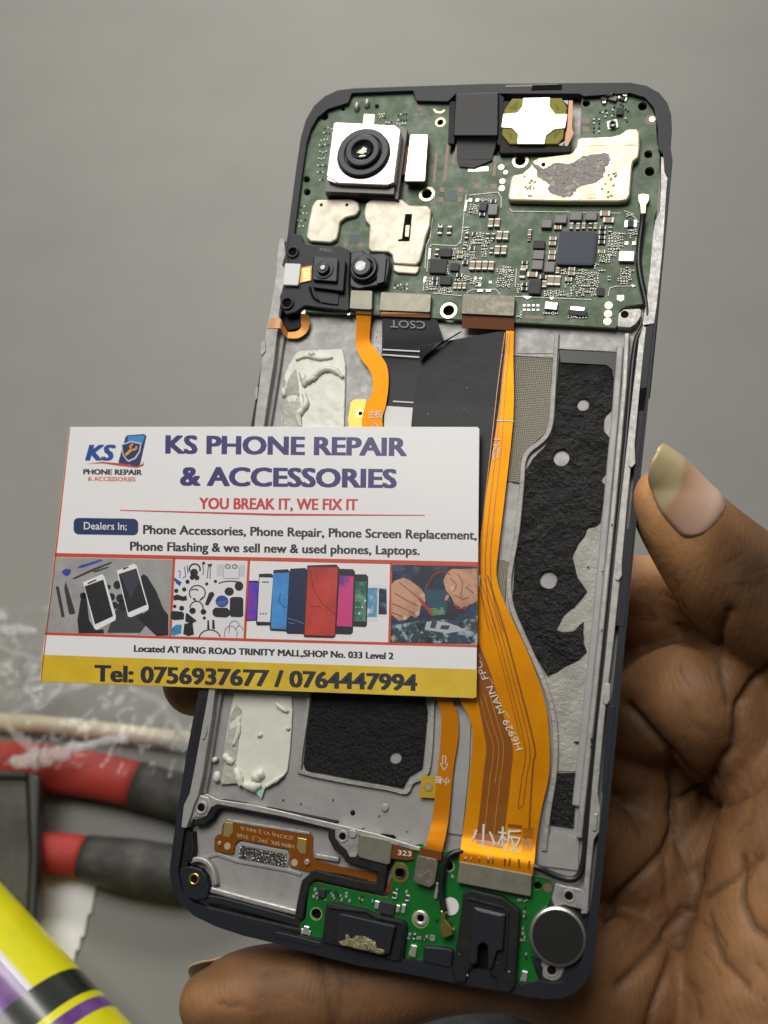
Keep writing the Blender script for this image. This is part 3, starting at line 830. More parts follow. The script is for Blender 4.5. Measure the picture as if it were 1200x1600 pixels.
for pts in ([(741, 287), (751, 286), (752, 294), (741, 295)], [(767, 288), (776, 287), (776, 295), (766, 295)], [(716, 293), (724, 293), (724, 300), (716, 300)], [(716, 307), (723, 307), (722, 315), (715, 315)], [(687, 292), (695, 293), (694, 300), (687, 300)], [(685, 308), (693, 308), (692, 316), (685, 316)],
            [(910, 184), (921, 184), (921, 193), (910, 193)], [(910, 197), (921, 198), (921, 206), (910, 206)], [(706, 255), (713, 225), (716, 226), (709, 258)], [(676, 285), (680, 238), (684, 239), (680, 286)], [(692, 282), (698, 225), (702, 226), (697, 283)], [(772, 246), (777, 246), (774, 275), (769, 275)],
            [(535, 380), (541, 377), (545, 384), (540, 388)], [(561, 378), (568, 380), (567, 387), (560, 386)], [(651, 164), (661, 164), (662, 168), (651, 168)], [(649, 177), (654, 177), (654, 181), (649, 181)], [(657, 177), (662, 177), (661, 181), (656, 181)]):
    prism('copper_pad', pts, TOPH, H, PCB_R, main_board)
prism('bare_pad', [(699, 297), (714, 297), (713, 313), (698, 313)], TOPH, H, mat('bluish_pad', (0.07, 0.10, 0.11), 0.5), main_board)
prism('bare_pad', [(546, 366), (563, 367), (561, 380), (545, 380)], TOPH, H, mat('bluish_pad', (0.07, 0.10, 0.11), 0.5), main_board)
trk = []
for k in range(12):
    x, y = random.uniform(690, 800), random.uniform(300, 480)
    L = random.uniform(6, 22)
    d = random.choice([(1, 0), (0, 1), (0.7, -0.7), (0.7, 0.7)])
    trk.append([(x, y), (x + d[0] * L, y + d[1] * L), (x + d[0] * L + random.uniform(-8, 8), y + d[1] * L + random.uniform(3, 12))])
for k in range(22):
    x, y = random.uniform(480, 520), random.uniform(200, 330)
    trk.append([(x, y), (x + random.uniform(-6, 8), y + random.uniform(6, 26))])
for k in range(5):
    x, y = random.uniform(780, 830), random.uniform(330, 440)
    trk.append([(x, y), (x - random.uniform(4, 24), y + random.uniform(2, 30))])
for k in range(6):
    trk.append([(826 - k * 3, 335 + k * 6), (800 - k * 2, 352 + k * 9), (790, 385 + k * 8)])
for ln in trk:
    strokes('trace_pattern', [ln], 0.6, TOPH + 0.012, PCB_T, main_board)
# solder lips where shield fences were cut away
lips = [[(729, 303), (727, 312), (724, 345), (721, 375), (716, 380)], [(732, 305), (778, 300), (783, 308), (783, 325)], [(670, 386), (675, 382), (712, 384), (722, 378)], [(670, 386), (667, 425)], [(664, 432), (661, 455)], [(676, 458), (722, 462)], [(728, 458), (738, 452), (775, 452), (782, 460)], [(807, 419), (805, 448)], [(804, 463), (925, 468)], [(950, 463), (953, 450), (962, 447), (992, 447)], [(998, 348), (986, 333), (975, 329)], [(796, 326), (800, 330), (880, 331), (970, 333)], [(676, 340), (672, 372), (666, 384), (664, 420)]]
for ln in lips:
    band('solder_lip', ln, 0.17, TOPH, TOPH + 0.14, TIN, main_board, 0.04)
for pts in ([(728, 312), (731, 312), (728, 330), (724, 330)], [(670, 388), (674, 388), (672, 405), (668, 405)], [(746, 452), (755, 452), (755, 456), (745, 456)], [(759, 452), (768, 452), (767, 456), (759, 456)], [(815, 462), (832, 463), (824, 468)], [(858, 464), (866, 464), (862, 469)], [(986, 444), (994, 446), (988, 449)], [(662, 432), (667, 432), (664, 442), (661, 442)]):
    prism('solder_blob', pts, TOPH, TOPH + 0.25, TIN_W, main_board, r=0.1, bev=0.08)

# components: one of each kind, then copies
def local_box(w, h, z0, z1, bm, mi=0):
    r = bmesh.ops.create_cube(bm, size=1)
    for v in r['verts']:
        v.co = Vector((v.co.x * w, v.co.y * h, (z0 + z1) / 2 + v.co.z * (z1 - z0)))
    fs = {f for v in r['verts'] for f in v.link_faces}
    for f in fs:
        f.material_index = mi
    return r
PROTO = {}
def proto(kind):
    if kind in PROTO:
        return PROTO[kind]
    bm = bmesh.new()
    if kind in ('tan', 'brown', 'grey'):
        local_box(1.0, 0.56, 0, 0.93, bm, 0)
        for s in (-1, 1):
            r = local_box(1.04, 0.24, 0, 1.0, bm, 1)
            bmesh.ops.translate(bm, verts=r['verts'], vec=(0, s * 0.39, 0))
        ms = [{'tan': COMP_T, 'brown': COMP_O, 'grey': COMP_K}[kind], TIN]
        nm = {'tan': 'capacitor', 'brown': 'capacitor', 'grey': 'resistor'}[kind]
    elif kind == 'ind':
        local_box(1, 1, 0, 1, bm, 0)
        ms, nm = [COMP_G], 'inductor'
    elif kind == 'chip':
        local_box(1, 1, 0, 1, bm, 0)
        ms, nm = [COMP_K], 'chip'
    elif kind == 'blue':
        local_box(1, 1, 0, 1, bm, 0)
        ms, nm = [COMP_B], 'chip'
    elif kind == 'can':
        local_box(1, 1, 0, 1, bm, 0)
        ms, nm = [CAN], 'crystal'
    else:
        local_box(1, 1, 0, 1, bm, 0)
        ms, nm = [TIN_W], 'solder_pad'
    me = bpy.data.meshes.new(nm)
    bm.to_mesh(me)
    bm.free()
    for m in ms:
        me.materials.append(m)
    o = bpy.data.objects.new(nm, me)
    b = o.modifiers.new('Bevel', 'BEVEL')
    b.width = 0.06
    b.segments = 1
    b.limit_method = 'ANGLE'
    PROTO[kind] = o
    return o
def comp(kind, x, y, w, h, z, parent, rot=0.0, base=TOPH):
    """component centred at photo pixel (x, y), w x h x z in mm"""
    p0 = proto(kind)
    o = p0.copy()
    COL.objects.link(o)
    o.parent = parent
    c = P(x, y, base + z)
    o.location = (c[0], c[1], base / 1000)
    o.scale = (w / 1000, h / 1000, z / 1000)
    o.rotation_euler = (0, 0, math.radians(rot))
    return o
A = lambda X, Y: (660 + X / 6.667, 290 + Y / 6.667)
B = lambda X, Y: (800 + X / 5.4545, 300 + Y / 5.4545)
def many(tr, scale, kind, z, lst, parent, base=TOPH):
    for X, Y, w, h, *r in lst:
        x, y = tr(X, Y)
        comp(kind, x, y, w / scale, h / scale, z, parent, r[0] if r else 0.0, base)
SA, SB = 49.5, 40.5
many(A, SA, 'tan', 0.75, [(710, 385, 52, 92), (778, 382, 52, 90), (800, 515, 54, 90), (868, 517, 54, 90), (778, 668, 54, 92), (848, 668, 54, 90), (518, 828, 54, 92), (584, 828, 54, 92), (650, 828, 54, 92), (716, 830, 54, 92), (1118, 485, 30, 68)], main_board)
many(A, SA, 'tan', 0.5, [(395, 692, 34, 58, 90), (391, 738, 38, 58, 90), (340, 1042, 36, 62), (386, 1042, 36, 62), (436, 1042, 36, 62)], main_board)
many(A, SA, 'grey', 0.5, [(184, 460, 44, 90), (280, 460, 44, 90), (150, 690, 40, 70), (678, 525, 36, 66), (735, 525, 34, 66), (460, 516, 36, 66), (545, 500, 40, 56, 90), (518, 652, 44, 58, 90), (717, 676, 36, 62), (445, 800, 40, 58, 90), (384, 932, 40, 60, 90), (130, 968, 40, 60, 90), (126, 1016, 40, 60, 90), (622, 296, 36, 60, 90), (738, 160, 38, 62, 90), (438, 636, 34, 50), (186, 415, 34, 44, 90)], main_board)
many(A, SA, 'chip', 0.7, [(245, 696, 118, 92), (166, 838, 174, 150)], main_board)
many(A, SA, 'chip', 0.55, [(242, 986, 118, 92), (336, 846, 92, 84)], main_board)
many(A, SA, 'blue', 0.9, [(634, 214, 72, 96, -8)], main_board)
many(A, SA, 'ind', 0.9, [(733, 246, 96, 120)], main_board)
many(B, SB, 'ind', 0.9, [(416, 228, 96, 72), (545, 200, 96, 78), (675, 200, 92, 78), (296, 268, 84, 72), (226, 534, 92, 78), (214, 620, 92, 78), (320, 638, 82, 88)], main_board)
many(B, SB, 'chip', 0.8, [(232, 446, 94, 70), (196, 808, 96, 120)], main_board)
many(B, SB, 'blue', 0.85, [(553, 476, 296, 290)], main_board)
many(B, SB, 'tan', 0.55, [(794, 180, 46, 80, 90), (824, 236, 46, 84, 90), (506, 286, 30, 54), (563, 288, 30, 54), (611, 285, 30, 52), (712, 286, 30, 54), (391, 300, 34, 58, 90), (350, 394, 32, 58, 90), (344, 436, 34, 56, 90), (344, 514, 32, 58, 90), (338, 556, 36, 56, 90), (388, 666, 30, 50), (510, 655, 30, 54, 90), (506, 692, 32, 54, 90), (482, 742, 34, 54, 90), (764, 506, 32, 58, 90), (328, 750, 54, 84), (386, 752, 50, 84), (174, 700, 44, 84, 90), (276, 782, 34, 56), (150, 345, 30, 54), (106, 638, 32, 50, 90)], main_board)
many(B, SB, 'grey', 0.5, [(668, 286, 30, 48), (774, 302, 28, 52, 90), (770, 342, 28, 54, 90), (768, 384, 30, 54, 90), (764, 424, 30, 54, 90), (90, 690, 46, 84), (266, 722, 34, 56, 90), (146, 398, 28, 30), (838, 318, 28, 46), (108, 600, 26, 48, 90), (106, 784, 28, 46, 90), (104, 824, 28, 50, 90)], main_board)
many(B, SB, 'can', 0.85, [(978, 546, 116, 86)], main_board)
many(B, SB, 'chip', 0.4, [(756, 850, 54, 66), (1012, 270, 46, 56)], main_board)
many(B, SB, 'can', 0.7, [(334, 968, 98, 62, -3)], main_board)
text('lettering', '500', (869.5, 472.5), (855, 472), (0.3, 4.5), TOPH + 0.73, HOLE, main_board, 0.02)
many(B, SB, 'chip', 0.5, [(556, 1030, 150, 40, -3)], main_board)
many(B, SB, 'can', 0.45, [(560, 994, 110, 30, -3)], main_board)
many(B, SB, 'pad', 0.2, [(975, 270, 30, 60), (1048, 268, 30, 60), (976, 436, 28, 30), (1040, 436, 28, 30)] + [(104 + 39 * i, 966 + 38 * j, 22, 18) for i in range(4) for j in range(2)], main_board)
many(A, SA, 'pad', 0.2, [(500, 150, 36, 36), (572, 150, 36, 36), (708, 1005, 30, 26), (596, 1034, 30, 26), (606, 968, 30, 22), (550, 966, 20, 36)], main_board)
# the rest of the solder dots and specks: uncountable
fields = [(A, [(600, 130), (700, 130), (700, 160), (600, 160)], 8), (A, [(480, 190), (580, 190), (580, 300), (480, 300)], 26), (A, [(440, 430), (500, 430), (500, 480), (440, 480)], 8), (A, [(510, 480), (640, 480), (640, 620), (510, 620)], 34), (A, [(600, 600), (680, 600), (680, 740), (620, 740)], 18), (A, [(440, 560), (560, 580), (560, 780), (440, 760)], 26), (A, [(660, 560), (760, 560), (760, 610), (650, 610)], 8), (A, [(350, 960), (480, 930), (480, 1000), (360, 1000)], 14), (A, [(50, 950), (100, 950), (160, 1090), (40, 1090)], 24), (A, [(170, 1060), (310, 1060), (310, 1110), (170, 1110)], 14), (A, [(300, 640), (360, 650), (340, 770), (310, 770)], 12), (A, [(780, 880), (940, 860), (930, 1060), (780, 1060)], 40), (A, [(500, 950), (620, 950), (600, 1050), (500, 1040)], 14), (A, [(250, 810), (275, 810), (270, 920), (250, 920)], 8), (A, [(840, 830), (910, 830), (910, 930), (840, 930)], 12),
          (B, [(810, 360), (960, 340), (940, 440), (880, 540), (810, 540)], 56), (B, [(740, 520), (850, 540), (850, 610), (760, 610)], 22), (B, [(960, 180), (1030, 180), (1030, 220), (960, 220)], 8), (B, [(990, 320), (1060, 320), (1060, 410), (990, 400)], 12), (B, [(420, 650), (470, 650), (460, 710), (420, 710)], 10), (B, [(560, 650), (740, 690), (720, 890), (440, 880), (440, 780), (540, 760)], 100), (B, [(260, 830), (440, 840), (440, 885), (260, 875)], 22), (B, [(940, 640), (1040, 640), (1000, 780), (890, 770)], 34), (B, [(810, 710), (850, 710), (840, 750), (810, 750)], 6), (B, [(50, 780), (80, 780), (70, 850), (50, 850)], 8), (B, [(60, 1030), (90, 1030), (90, 1060), (50, 1060)], 6), (B, [(270, 1020), (400, 1020), (390, 1035), (270, 1032)], 8), (B, [(480, 1060), (640, 1060), (640, 1075), (480, 1075)], 10), (B, [(705, 610), (730, 610), (730, 640), (705, 640)], 4), (B, [(750, 660), (790, 660), (790, 690), (750, 690)], 4),
          (T(430, 120, 3.75), None, 0)]
def in_poly(poly, x, y):
    r, j = False, len(poly) - 1
    for i in range(len(poly)):
        xi, yi = poly[i]
        xj, yj = poly[j]
        if (yi > y) != (yj > y) and x < (xj - xi) * (y - yi) / (yj - yi + 1e-12) + xi:
            r = not r
        j = i
    return r
bm = bmesh.new()
def speck(x, y, w, h, z, mi, base=TOPH):
    c = P(x, y, base + z)
    r = bmesh.ops.create_cube(bm, size=1)
    for v in r['verts']:
        tp = 0.86 if v.co.z > 0 else 1
        v.co = Vector((c[0] + v.co.x * w / 1000 * tp, c[1] + v.co.y * h / 1000 * tp, (base + (v.co.z + 0.5) * z) / 1000))
    for f in {f for v in r['verts'] for f in v.link_faces}:
        f.material_index = mi
def chiplet(x, y, base=TOPH):
    """tiny two-ended part"""
    k = 7.4
    if random.random() < 0.5:
        for s in (-1, 1):
            speck(x + s * 1.5, y, 0.20, 0.32, 0.3, 0, base)
        speck(x, y, 0.24, 0.28, 0.27, 1, base)
    else:
        for s in (-1, 1):
            speck(x, y + s * 1.6, 0.32, 0.20, 0.3, 0, base)
        speck(x, y, 0.28, 0.24, 0.27, 1, base)
for tr, poly, n in fields:
    if not n:
        continue
    q = [tr(*p) for p in poly]
    xs, ys = [p[0] for p in q], [p[1] for p in q]
    placed = []
    tries = 0
    while len(placed) < n * 0.62 and tries < 900:
        tries += 1
        x, y = random.uniform(min(xs), max(xs)), random.uniform(min(ys), max(ys))
        x, y = round(x / 4.6) * 4.6 + random.uniform(-0.4, 0.4), round(y / 4.8) * 4.8 + random.uniform(-0.4, 0.4)
        if not in_poly(q, x, y) or any(abs(x - a) < 3.6 and abs(y - b) < 3.6 for a, b in placed):
            continue
        placed.append((x, y))
        chiplet(x, y)
Cm = lambda X, Y: (430 + X / 3.75, 120 + Y / 3.75)
for X, Y, n, dx, dy in ((290, 300, 6, 20, 0), (285, 330, 5, 16, 0), (270, 370, 3, 18, 0), (260, 400, 4, 16, 0), (262, 440, 3, 18, 0), (255, 480, 3, 16, 0), (250, 520, 4, 14, 0), (248, 560, 3, 16, 0), (262, 600, 2, 16, 0), (130, 760, 3, 20, 0), (125, 800, 4, 20, 0), (130, 840, 3, 22, 0), (120, 870, 3, 22, 0), (610, 215, 3, 14, 0), (615, 235, 3, 14, 0), (650, 265, 3, 16, 0), (720, 220, 4, 16, 0), (720, 250, 4, 16, 0), (715, 275, 4, 16, 0), (700, 1220, 5, 18, 0), (700, 1240, 5, 18, 0)):
    for i in range(n):
        x, y = Cm(X + dx * i, Y + random.uniform(-5, 5))
        speck(x, y, 0.3, 0.36, 0.22, 0 if random.random() < 0.7 else 1)
Dm = lambda X, Y: (920 + X / 7.5, 110 + Y / 7.5)
for X, Y in [(x, y) for x in (60, 120) for y in (570, 615, 665, 715)] + [(130, 480), (160, 490), (200, 460), (215, 500), (195, 540), (280, 460), (290, 500), (275, 530), (430, 450), (460, 470), (430, 560), (450, 590), (300, 420), (400, 410), (345, 330), (375, 390)]:
    speck(*Dm(X, Y), 0.34, 0.32, 0.3, random.choice([0, 0, 1]))
st = from_bm('tiny_components', bm, [TIN, COMP_K], main_board)
st['kind'] = 'stuff'
# top right: broken solder, small chip, antenna socket
comp('chip', *Dm(365, 475), 1.3, 1.6, 0.7, main_board)
for X, Y, w, h, k in ((180, 330, 1.2, 1.0, 'chip'), (285, 320, 1.6, 1.1, 'ind'), (395, 320, 1.0, 1.1, 'chip'), (180, 365, 0.7, 0.7, 'pad'), (420, 285, 0.9, 0.5, 'pad'), (355, 300, 0.4, 0.9, 'pad'), (435, 335, 0.3, 0.9, 'pad')):
    comp(k, *Dm(X, Y), w, h, random.uniform(0.4, 0.8), main_board, random.uniform(-25, 25))
tube('wire_stub', [P(*Dm(x, y), z) for x, y, z in ((150, 320, -0.6), (215, 300, -0.2), (260, 290, 0.1), (298, 258, 0.3))], 0.00018, DARK_M, main_board, 6)
comp('pad', *Dm(278, 630), 2.0, 1.9, 0.3, main_board, 15)
ring('antenna_socket', *Dm(280, 620), TOPH, -0.1, 0.45, 0.75, DARK_M, main_board, 0.05)
for X, Y in ((475, 175), (535, 155)):
    x, y = Cm(X, Y)
    tube('solder_blob', [P(x, y + 7, TOPH), P(x + 0.5, y + 2, -0.5), P(x + 1, y - 3, -0.4), P(x + 2, y - 7, -0.9)], [0.0004, 0.00062, 0.0005, 0.0002], TIN, main_board, 8)
band('solder_arc', smooth_path([Cm(930, 190), Cm(945, 205), Cm(970, 208), Cm(992, 195)], 3), 0.3, TOPH, H + 0.03, GOLD, main_board)

# shields
sh = prism('shield', [(487, 322), (493, 312), (550, 310), (560, 316), (562, 327), (556, 336), (540, 340), (531, 347), (529, 362), (526, 374), (516, 379), (484, 377), (478, 370), (482, 345)], TOPH, 0.0, SHIELD, phone, r=0.9, bev=0.3)
disc('shield_hole', 502, 320, 0.0, 0.02, 0.36, HOLE, sh, n=12)
disc('shield_hole', 542, 320, 0.0, 0.02, 0.36, HOLE, sh, n=12)
sh = prism('shield', [(571, 318), (580, 311), (628, 311), (640, 320), (668, 321), (674, 328), (672, 352), (665, 372), (663, 382), (656, 408), (650, 414), (614, 412), (612, 398), (606, 394), (580, 393), (575, 388), (577, 352), (570, 344), (568, 332)], TOPH, 0.1, SHIELD, phone, r=0.7, bev=0.3)
prism('shield_slot', [(633, 334), (644, 334), (640, 377), (622, 377), (622, 374), (628, 373)], 0.1, 0.115, HOLE, sh)
prism('shield_slot_pin', [(634, 352), (640, 352), (638, 370), (633, 369)], 0.115, 0.13, SHIELD_G, sh)
prism('shield_step', [(614, 412), (656, 416), (653, 425), (649, 428), (620, 426), (614, 422)], TOPH, -0.35, SHIELD, sh, r=0.4, bev=0.25)
# gold foil shield, with torn grey residue
sg = prism('shield', [(797, 282), (800, 274), (815, 271), (826, 262), (832, 251), (842, 246), (893, 240), (899, 230), (902, 218), (908, 215), (955, 213), (968, 210), (980, 202), (996, 201), (1000, 207), (1000, 232), (998, 246), (990, 252), (988, 262), (985, 304), (980, 313), (966, 315), (880, 315), (796, 313), (793, 308)], TOPH, 0.55, SHIELD_G, phone, r=0.8, bev=0.35)
disc('shield_hole', 849, 257, 0.5, 0.57, 0.45, HOLE, sg, n=12)
disc('shield_hole', 900, 256, 0.5, 0.57, 0.45, HOLE, sg, n=12)
def ragged(pts, amp=1.6, sub=5):
    q = smooth_path([*pts, pts[0]], sub)[:-1]
    return [(x + random.uniform(-amp, amp), y + random.uniform(-amp, amp)) for x, y in q]
prism('residue', ragged([(830, 252), (850, 262), (868, 254), (880, 256), (898, 252), (910, 244), (930, 242), (950, 240), (953, 252), (946, 262), (942, 276), (930, 286), (908, 290), (898, 300), (888, 308), (872, 305), (858, 300), (856, 286), (840, 276), (838, 266)]), 0.5, 0.62, RESIDUE, sg)
for pts in ([(905, 292), (930, 292), (932, 310), (902, 312)],):
    prism('shield_patch', pts, 0.5, 0.59, SHIELD, sg, bev=0.03)
for k in range(26):
    x, y = random.choice([(random.uniform(812, 850), random.uniform(275, 308)), (random.uniform(938, 965), random.uniform(268, 308))])
    prism('residue', ragged([(x - 2, y - 1), (x + random.uniform(0, 3), y - 2), (x + 2, y + 1), (x - 1, y + 2)], 0.8, 2), 0.5, 0.575, RESIDUE, sg)
band('shield_crease', [(905, 228), (950, 226), (998, 226)], 0.25, 0.5, 0.6, SHIELD, sg)

# antenna plug at the board's right edge
prism('cable_plug', [(997, 304), (1005, 302), (1015, 304), (1015, 312), (1010, 320), (1009, 334), (1001, 334), (1000, 320), (997, 313)], TOPH, 0.0, GOLDP, main_board, r=0.2, bev=0.15)

# --- connectors along the board's lower edge
def plate(name, pts, h0, h1, m, parent, r=0.4):
    return prism(name, pts, h0, h1, m, parent, r=r, bev=0.1)
plate('ribbon_connector', [(548, 453), (582, 454), (581, 484), (546, 482)], TOPH, 0.45, CONN, phone)
plate('ribbon_connector', [(595, 456), (674, 460), (672, 488), (592, 485)], TOPH, 0.35, CONN, phone)
band('ribbon_root', [(594, 490), (672, 493)], 1.1, -1.2, -0.1, FLEX_B, phone, 0.1)
strokes('contact_row', [[(597 + i * 3.1, 487.5), (597 + i * 3.1, 490)] for i in range(24)], 1.4, -0.04, COPPER, phone)
plate('ribbon_connector', [(723, 459), (805, 462), (803, 494), (720, 490)], TOPH, 0.5, CONN_D, phone)
band('ribbon_root', [(556, 486), (581, 488)], 1.2, -1.2, -0.1, FLEX_B, phone, 0.1)

# --- main camera
camr = prism('rear_camera', [(508, 303), (520, 193), (632, 198), (637, 203), (622, 312), (614, 310)], TOPH, 1.0, DARK_M, phone, r=0.2, bev=0.1)
prism('housing', [(521, 192), (527, 191), (618, 196), (626, 203), (616, 280), (602, 289), (528, 286), (510, 275)], 1.0, 3.4, WHITE_M, camr, r=0.5, bev=0.2, top_m=WHITE_M)
prism('housing_wall', [(510, 276), (528, 287), (602, 290), (617, 281), (615, 303), (508, 299)], 0.6, 2.2, DARK_M, camr)
for pts in ([(511, 276), (526, 286), (512, 281)], [(616, 279), (603, 289), (615, 284)]):
    prism('housing_corner', pts, 2.0, 3.3, WHITE_M, camr)
disc('lens_seat', 568, 241, 3.3, 3.44, 5.75, LENSB, camr, 0.05, 40)
ring('lens_collar', 567, 237, 3.4, 4.3, 3.9, 5.5, LENSB, camr, 0.25, 44)
disc('lens_collar', 567, 237, 3.4, 4.0, 4.4, LENSB, camr, 0.2, 40)
ring('lens_barrel', 566, 234, 3.8, 5.2, 2.2, 3.7, LENSR, camr, 0.3, 44)
bm = bmesh.new()
c = P(566, 236, 4.2)
v0, v1 = [], []
for i in range(36):
    a = 2 * math.pi * i / 36
    v0.append(bm.verts.new((c[0] + 0.00222 * math.cos(a), c[1] + 0.00222 * math.sin(a), 0.00515)))
    v1.append(bm.verts.new((c[0] + 0.00135 * math.cos(a), c[1] + 0.00135 * math.sin(a), 0.0043)))
for i in range(36):
    bm.faces.new((v0[i], v0[(i + 1) % 36], v1[(i + 1) % 36], v1[i]))
from_bm('lens_cone', bm, LENSR, camr, True)
g = bpy.data.meshes.new('lens_glass')
bm = bmesh.new()
bmesh.ops.create_uvsphere(bm, u_segments=24, v_segments=14, radius=1)
for v in bm.verts:
    v.co = Vector((c[0] + v.co.x * 0.00138, c[1] + v.co.y * 0.00138, 0.00425 + max(v.co.z, 0) * 0.00035))
from_bm('lens_glass', bm, GLASS, camr, True)
strokes('painted_glint', [[(560, 236), (572, 233)], [(558, 238), (573, 237)], [(561, 244), (571, 243)]], 1.4, 4.62, GLASS_G, camr)  # reflections drawn as pale strips over the main lens
band('spring', [(533, 219), (541, 211), (547, 208)], 0.8, 3.3, 3.6, GOLD, camr)
prism('spring', [(597, 209), (602, 213), (604, 219), (600, 216)], 3.3, 3.45, GOLD, camr)
prism('camera_connector', [(641, 211), (669, 210), (664, 284), (632, 283)], -0.2, 1.3, DARK_M, phone, r=0.4, bev=0.1)
prism('camera_connector', [(641, 210), (669, 210), (664, 283), (632, 283)], 1.3, 1.7, CAN, phone, r=0.4, bev=0.1)
band('camera_ribbon', [(624, 250), (640, 252)], 6.5, -0.6, 0.4, FLEX_B, phone)

# --- the two small cameras in their black bracket
br = prism('camera_bracket', [(452, 364), (470, 366), (476, 380), (512, 386), (530, 384), (548, 392), (545, 440), (546, 486), (505, 482), (476, 478), (462, 488), (446, 492), (438, 480), (436, 462), (442, 452), (446, 420), (450, 410), (447, 392)], TOPH, 0.25, PLASTIC, phone, r=0.6, bev=0.25)
ring('screw_boss', 457, 393, 0.0, 0.75, 0.85, 1.35, PLASTIC, br, 0.15)
disc('screw_hole', 457, 393, 0.2, 0.3, 0.85, HOLE, br)
ring('screw_boss', 448, 473, 0.0, 0.75, 0.95, 1.45, PLASTIC, br, 0.15)
disc('screw_hole', 448, 473, 0.2, 0.3, 0.95, HOLE, br)
band('bracket_rib', smooth_path([(484, 448), (488, 462), (498, 470), (520, 474), (526, 474)], 3), 0.5, 0.2, 0.5, HOLE, br)
prism('bracket_tray', [(488, 446), (530, 452), (528, 476), (500, 472)], 0.1, 0.6, PLASTIC, br, r=0.3, bev=0.15)
prism('flash_window', [(445, 411), (470, 412), (466, 446), (442, 445)], 0.2, 1.1, WSTICK, br, r=0.4, bev=0.15)
sheet('flash_ribbon', [[(470, 418), (487, 415), (486, 438), (468, 442)]], 0.6, COPPER, br)
strokes('flash_contact', [[(473, 422 + 4 * i), (484, 420 + 4 * i)] for i in range(5)], 1.6, 0.64, GOLD, br)
text('lettering', 'MIC', (500, 392), (520, 394), (0.5, -5), 0.3, SILK_D, br, -0.01)
mc = prism('small_camera', [(489, 400), (533, 402), (540, 408), (536, 455), (488, 449)], 0.2, 1.6, PLASTIC, phone, r=0.3, bev=0.15)
prism('housing', [(490, 401), (528, 404), (526, 440), (488, 437)], 1.5, 2.5, LENSR, mc, r=0.4, bev=0.15)
disc('lens_collar', 506, 421, 2.4, 2.75, 2.0, LENSR, mc, 0.15, 32)
disc('lens_barrel', 504, 418, 2.6, 3.5, 1.35, LENSB, mc, 0.2, 32)
ring('lens_ring', 504, 417, 3.45, 3.65, 0.5, 0.85, LENSR, mc, 0.08)
disc('lens_glass', 504, 417, 3.45, 3.55, 0.5, GLASS, mc)
fc = prism('small_camera', [(547, 396), (554, 392), (566, 390), (572, 396), (600, 395), (608, 400), (610, 412), (604, 444), (592, 446), (560, 452), (546, 448)], -0.6, 0.9, LENSB, phone, r=0.8, bev=0.3)
prism('housing', [(580, 398), (604, 400), (600, 440), (588, 444), (590, 420)], 0.8, 1.5, LENSB, fc, r=0.4, bev=0.3)
disc('lens_collar', 570, 420, 0.8, 1.5, 3.2, LENSB, fc, 0.25, 36)
ring('lens_collar', 568, 418, 1.4, 2.2, 2.0, 2.75, LENSB, fc, 0.2, 36)
disc('lens_barrel', 565, 416, 2.0, 2.9, 2.05, LENSB, fc, 0.3, 36)
disc('lens_glass', 563, 415, 2.85, 2.95, 1.05, GLASS, fc)
strokes('painted_glint', [[(557, 420), (560, 416)], [(562, 418), (564, 414)], [(566, 414), (571, 411)]], 2.0, 2.99, GLASS_G, fc)  # pale strips painted as reflections on this lens

# --- front camera under black tape, and the earpiece
tb = prism('front_camera', [(712, 146), (779, 144), (778, 212), (708, 212)], TOPH - 0.8, 0.9, TAPE, phone, r=0.3, bev=0.25)
ribbon('black_tape', [((714, 211), (776, 213), 0.7), ((714, 222), (775, 224), -0.2), ((714, 245), (769, 246), -0.55), ((715, 252), (768, 250), -0.5), ((718, 260), (740, 262), -0.6)], TAPE, tb, 0.15, cross=3)
prism('camera_seat', [(702, 158), (712, 158), (710, 225), (700, 224)], -1.8, -0.5, GASKET, tb, bev=0.1)
prism('camera_seat', [(779, 146), (788, 152), (784, 228), (776, 226)], -1.8, 0.1, GASKET, tb, bev=0.2)
ep = prism('earpiece', [(786, 158), (890, 156), (892, 238), (780, 240)], -1.8, 0.2, GASKET, phone, r=0.5, bev=0.2)
prism('earpiece_shelf', [(782, 226), (888, 226), (888, 238), (780, 240)], -1.8, -0.2, GASKET, ep, r=0.4, bev=0.2)
YEL = mat('olive_yellow_membrane', (0.27, 0.24, 0.008), 0.5, spec=0.25)
prism('membrane', [(800, 154), (878, 153), (886, 168), (880, 216), (872, 225), (796, 225), (784, 210), (788, 172)], 0.1, 0.75, YEL, ep, r=0.3, bev=0.15)
prism('metal_cover', [(817, 153), (860, 152), (859, 166), (868, 178), (887, 178), (883, 200), (866, 202), (853, 212), (851, 225), (808, 225), (809, 210), (800, 200), (783, 199), (786, 178), (808, 176), (816, 166)], 0.75, 1.0, WHITE_M, ep, r=0.2, bev=0.1)
for pts in ([(795, 168), (810, 158), (806, 170)], [(866, 160), (874, 168), (870, 172)], [(792, 206), (800, 208), (800, 217)], [(864, 206), (876, 204), (866, 216)]):
    prism('membrane_step', pts, 0.75, 0.82, mat('olive_dark', (0.19, 0.17, 0.006), 0.5, spec=0.25), ep)
ribbon('earpiece_ribbon', [((889, 157), (895, 157), 0.6), ((886, 200), (894, 200), 0.6), ((884, 208), (896, 208), 0.6), ((882, 228), (887, 228), 0.4)], mat('orange_strip', (0.72, 0.28, 0.05), 0.35, coat=0.2), ep)
sheet('earpiece_glue', [[(880, 157), (888, 157), (887, 164)], [(872, 226), (884, 220), (878, 228)]], 0.4, mat('pale_blue_glue', (0.35, 0.48, 0.58), 0.3), ep)

